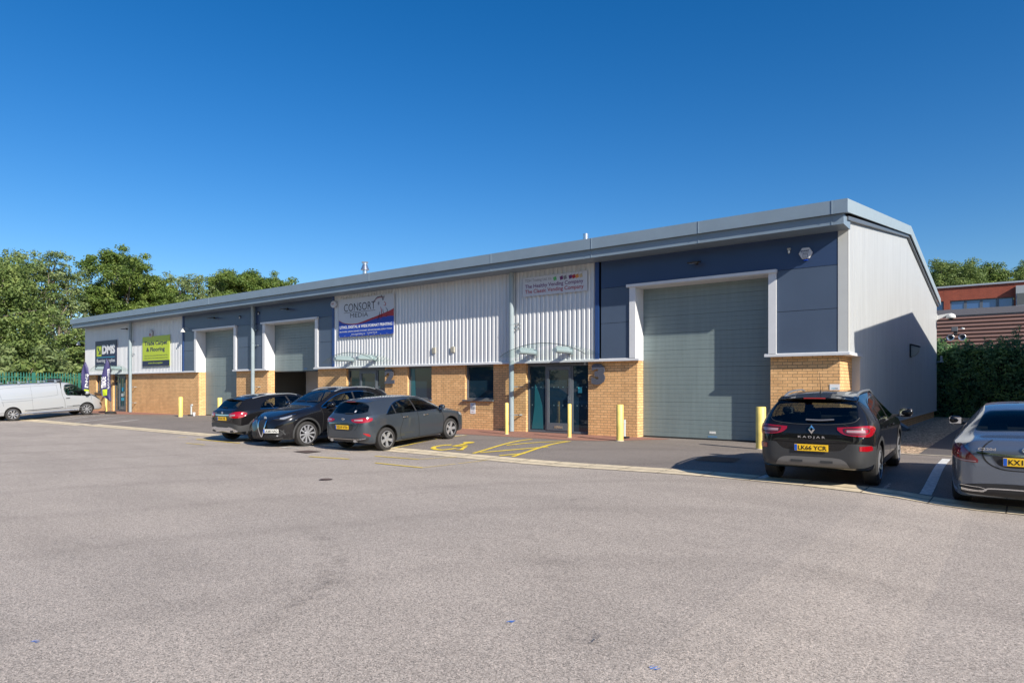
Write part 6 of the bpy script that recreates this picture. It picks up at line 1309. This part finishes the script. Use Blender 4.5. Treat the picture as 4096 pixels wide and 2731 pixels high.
# red brick office with brown louvred front, beyond the hedge
O = thing('office_building', 'red brick office with brown louvred lower wall beyond the hedge', 'building', (0, 60, 0))
yl, yw = -4.0, -.8
lv = MB(); z = .3
while z < 6.55:
    lv.prism([(yl, z), (yl - .10, z + .05), (yl - .02, z + .23), (yl + .05, z + .23)], -22, 22, 'x'); z += .262
lv.box(-22, 22, yl + .06, yl + .12, 0, 6.6); lv.build('louvre_wall', mat('louvre_brown', (.20, .115, .095), .6, var=.05), O)
MB().box(-22, 22, yl - .12, yw + .2, 6.62, 7.05).build('parapet', mat('parapet_grey', (.16, .155, .17), .6), O); MB().box(-22, 22, yl, 10, 6.5, 6.6).build('roof', M_roof, O)
wl = MB(); wx = lambda px_: FX(px_, 59.2)
ed = [wx(v) for v in (3680, 3775, 3800, 3920, 3984, 4052)]
bz0, bz1, bt_ = 7.05, 7.95, hz(1152, 60 / (_c + .693 * _s))
pier = [(-22, wx(3680)), (wx(3775.5), wx(3800)), (wx(4056), 22)]
for a, b in pier: wl.box(a, b, yw, yw + .4, 6.6, 9.0)
wl.box(-22, 22, yw + .003, yw + .397, 8.02, 9.0); wl.build('brick_wall', M_redbrick, O); MB().box(-22.1, 22.1, yw - .1, yw + 9, 9.0, 9.12).build('coping', mat('coping_grey', (.35, .38, .42), .5), O)
for a, b in [(wx(3690), wx(3775)), (wx(3800), wx(3861)), (wx(3861), wx(3925)), (wx(3925), wx(3990)), (wx(3990), wx(4055))]:
    o = MB().box(a, b, yw + .12, yw + .2, 7.05, 7.13).box(a, b, yw + .12, yw + .2, 7.94, 8.02).box(a, a + .09, yw + .12, yw + .2, 7.13, 7.94).box(b - .09, b, yw + .12, yw + .2, 7.13, 7.94).build('window', M_frame, O)
    MB().box(a + .09, b - .09, yw + .15, yw + .16, 7.13, 7.94).build('pane', mat('painted_sky_pane', (.05, .11, .26), .03, 0, 1.0, 1.0), o)  # blue of the reflected sky is put into the pane colour
MB().box(wx(4064), wx(4140), yw - .35, yw - .03, 7.1, 8.75).build('plant_enclosure', mat('enclosure_grey', (.34, .36, .37), .5), O); MB().box(wx(4068), wx(4140), yw - .37, yw - .351, 7.4, 8.2).build('enclosure_grille', mat('grille_dark', (.10, .11, .11), .6), O)
t = thing('camera_cluster', 'cluster of dark cameras and a white sensor on the louvred wall', 'camera', (FX(3822, 55.5), 55.85, 5.35))
m_ = MB(); m_.box(-.1, .1, -.5, 0, -.1, .1); m_.build('bracket', M_gplas, t)
for dx, dz in ((-.25, -.32), (.42, -.32)): m_ = MB(); m_.lathe([(.10, -.55), (.22, -.8), (.22, -.95), (.17, -.95), (.12, -.9)], (dx, 0, dz), 'y', 18); m_.build('camera_head', M_gplas, t, smooth=40); m_ = MB(); m_.lathe([(.225, -.96), (.21, -.97), (.16, -.955)], (dx, 0, dz), 'y', 18, 0, False); m_.build('camera_rim', M_steel, t)
m_ = MB(); m_.box(-.22, .15, -.7, -.4, .12, .42).build('sensor_box', mat('sensor_grey', (.12, .13, .14), .4), t, bevel=.03); MB().lathe([(.12, .25), (.13, .32), (.0, .37)], (.42, -.5, 0), 'z', 14).build('sensor', M_board_w, t, smooth=50)
# the twin terrace to the right, outside the frame, whose shadow falls on the gable
T = thing('neighbour_building', 'twin silver clad building outside the right of the frame', 'building', (1.6, 30.6, 0))
mb = MB(); mb.prism([(-12.1 + 1.2, 0), (-10.9, 5.95), (0, 7.5), (10.9, 5.95), (10.9, 0)], .15, 30, 'x'); mb.build('wall', M_clad, T)
mb = MB(); mb.prism([(-12.1, 6.03), (-12.1, 6.36), (0, 7.98), (12.1, 6.36), (12.1, 6.03), (0, 7.64)], 0, 30.2, 'x'); mb.build('roof', M_fascia, T)
mb = MB(); mb.box(.1, 30, -11.0, -10.88, 0, 2.45); mb.build('brick_base', M_brick, T)
# tree belt added out of view behind the camera to darken reflections
src = [o for o in bpy.data.objects if o.parent is None and o.name.split('.')[0] in ('oak_tree', 'broadleaf_tree')]
for k in range(13):
    c = copy_tree(src[k % len(src)]); c.location = (-62 + k * 7.2, -34 - (k % 3) * 3, -.2); c.scale = (1.0, 1.0, .72); c.rotation_euler = (0, 0, k * 1.3); c['group'] = 'added trees behind the camera for dark reflections'; c['label'] = 'added broadleaf tree behind the camera, out of view'
# pale shed glimpsed through the trees at the left
T = thing('shed', 'pale shed glimpsed through the trees above the fence', 'building', (*at(300, 92), 0)); T.rotation_euler = (0, 0, R(20))
MB().box(-9, 9, -3, 3, 0, 4.2).build('wall', C_board, T); MB().prism([(-3.4, 4.2), (0, 5.4), (3.4, 4.2)], -9.3, 9.3, 'x').build('roof', M_roof, T)
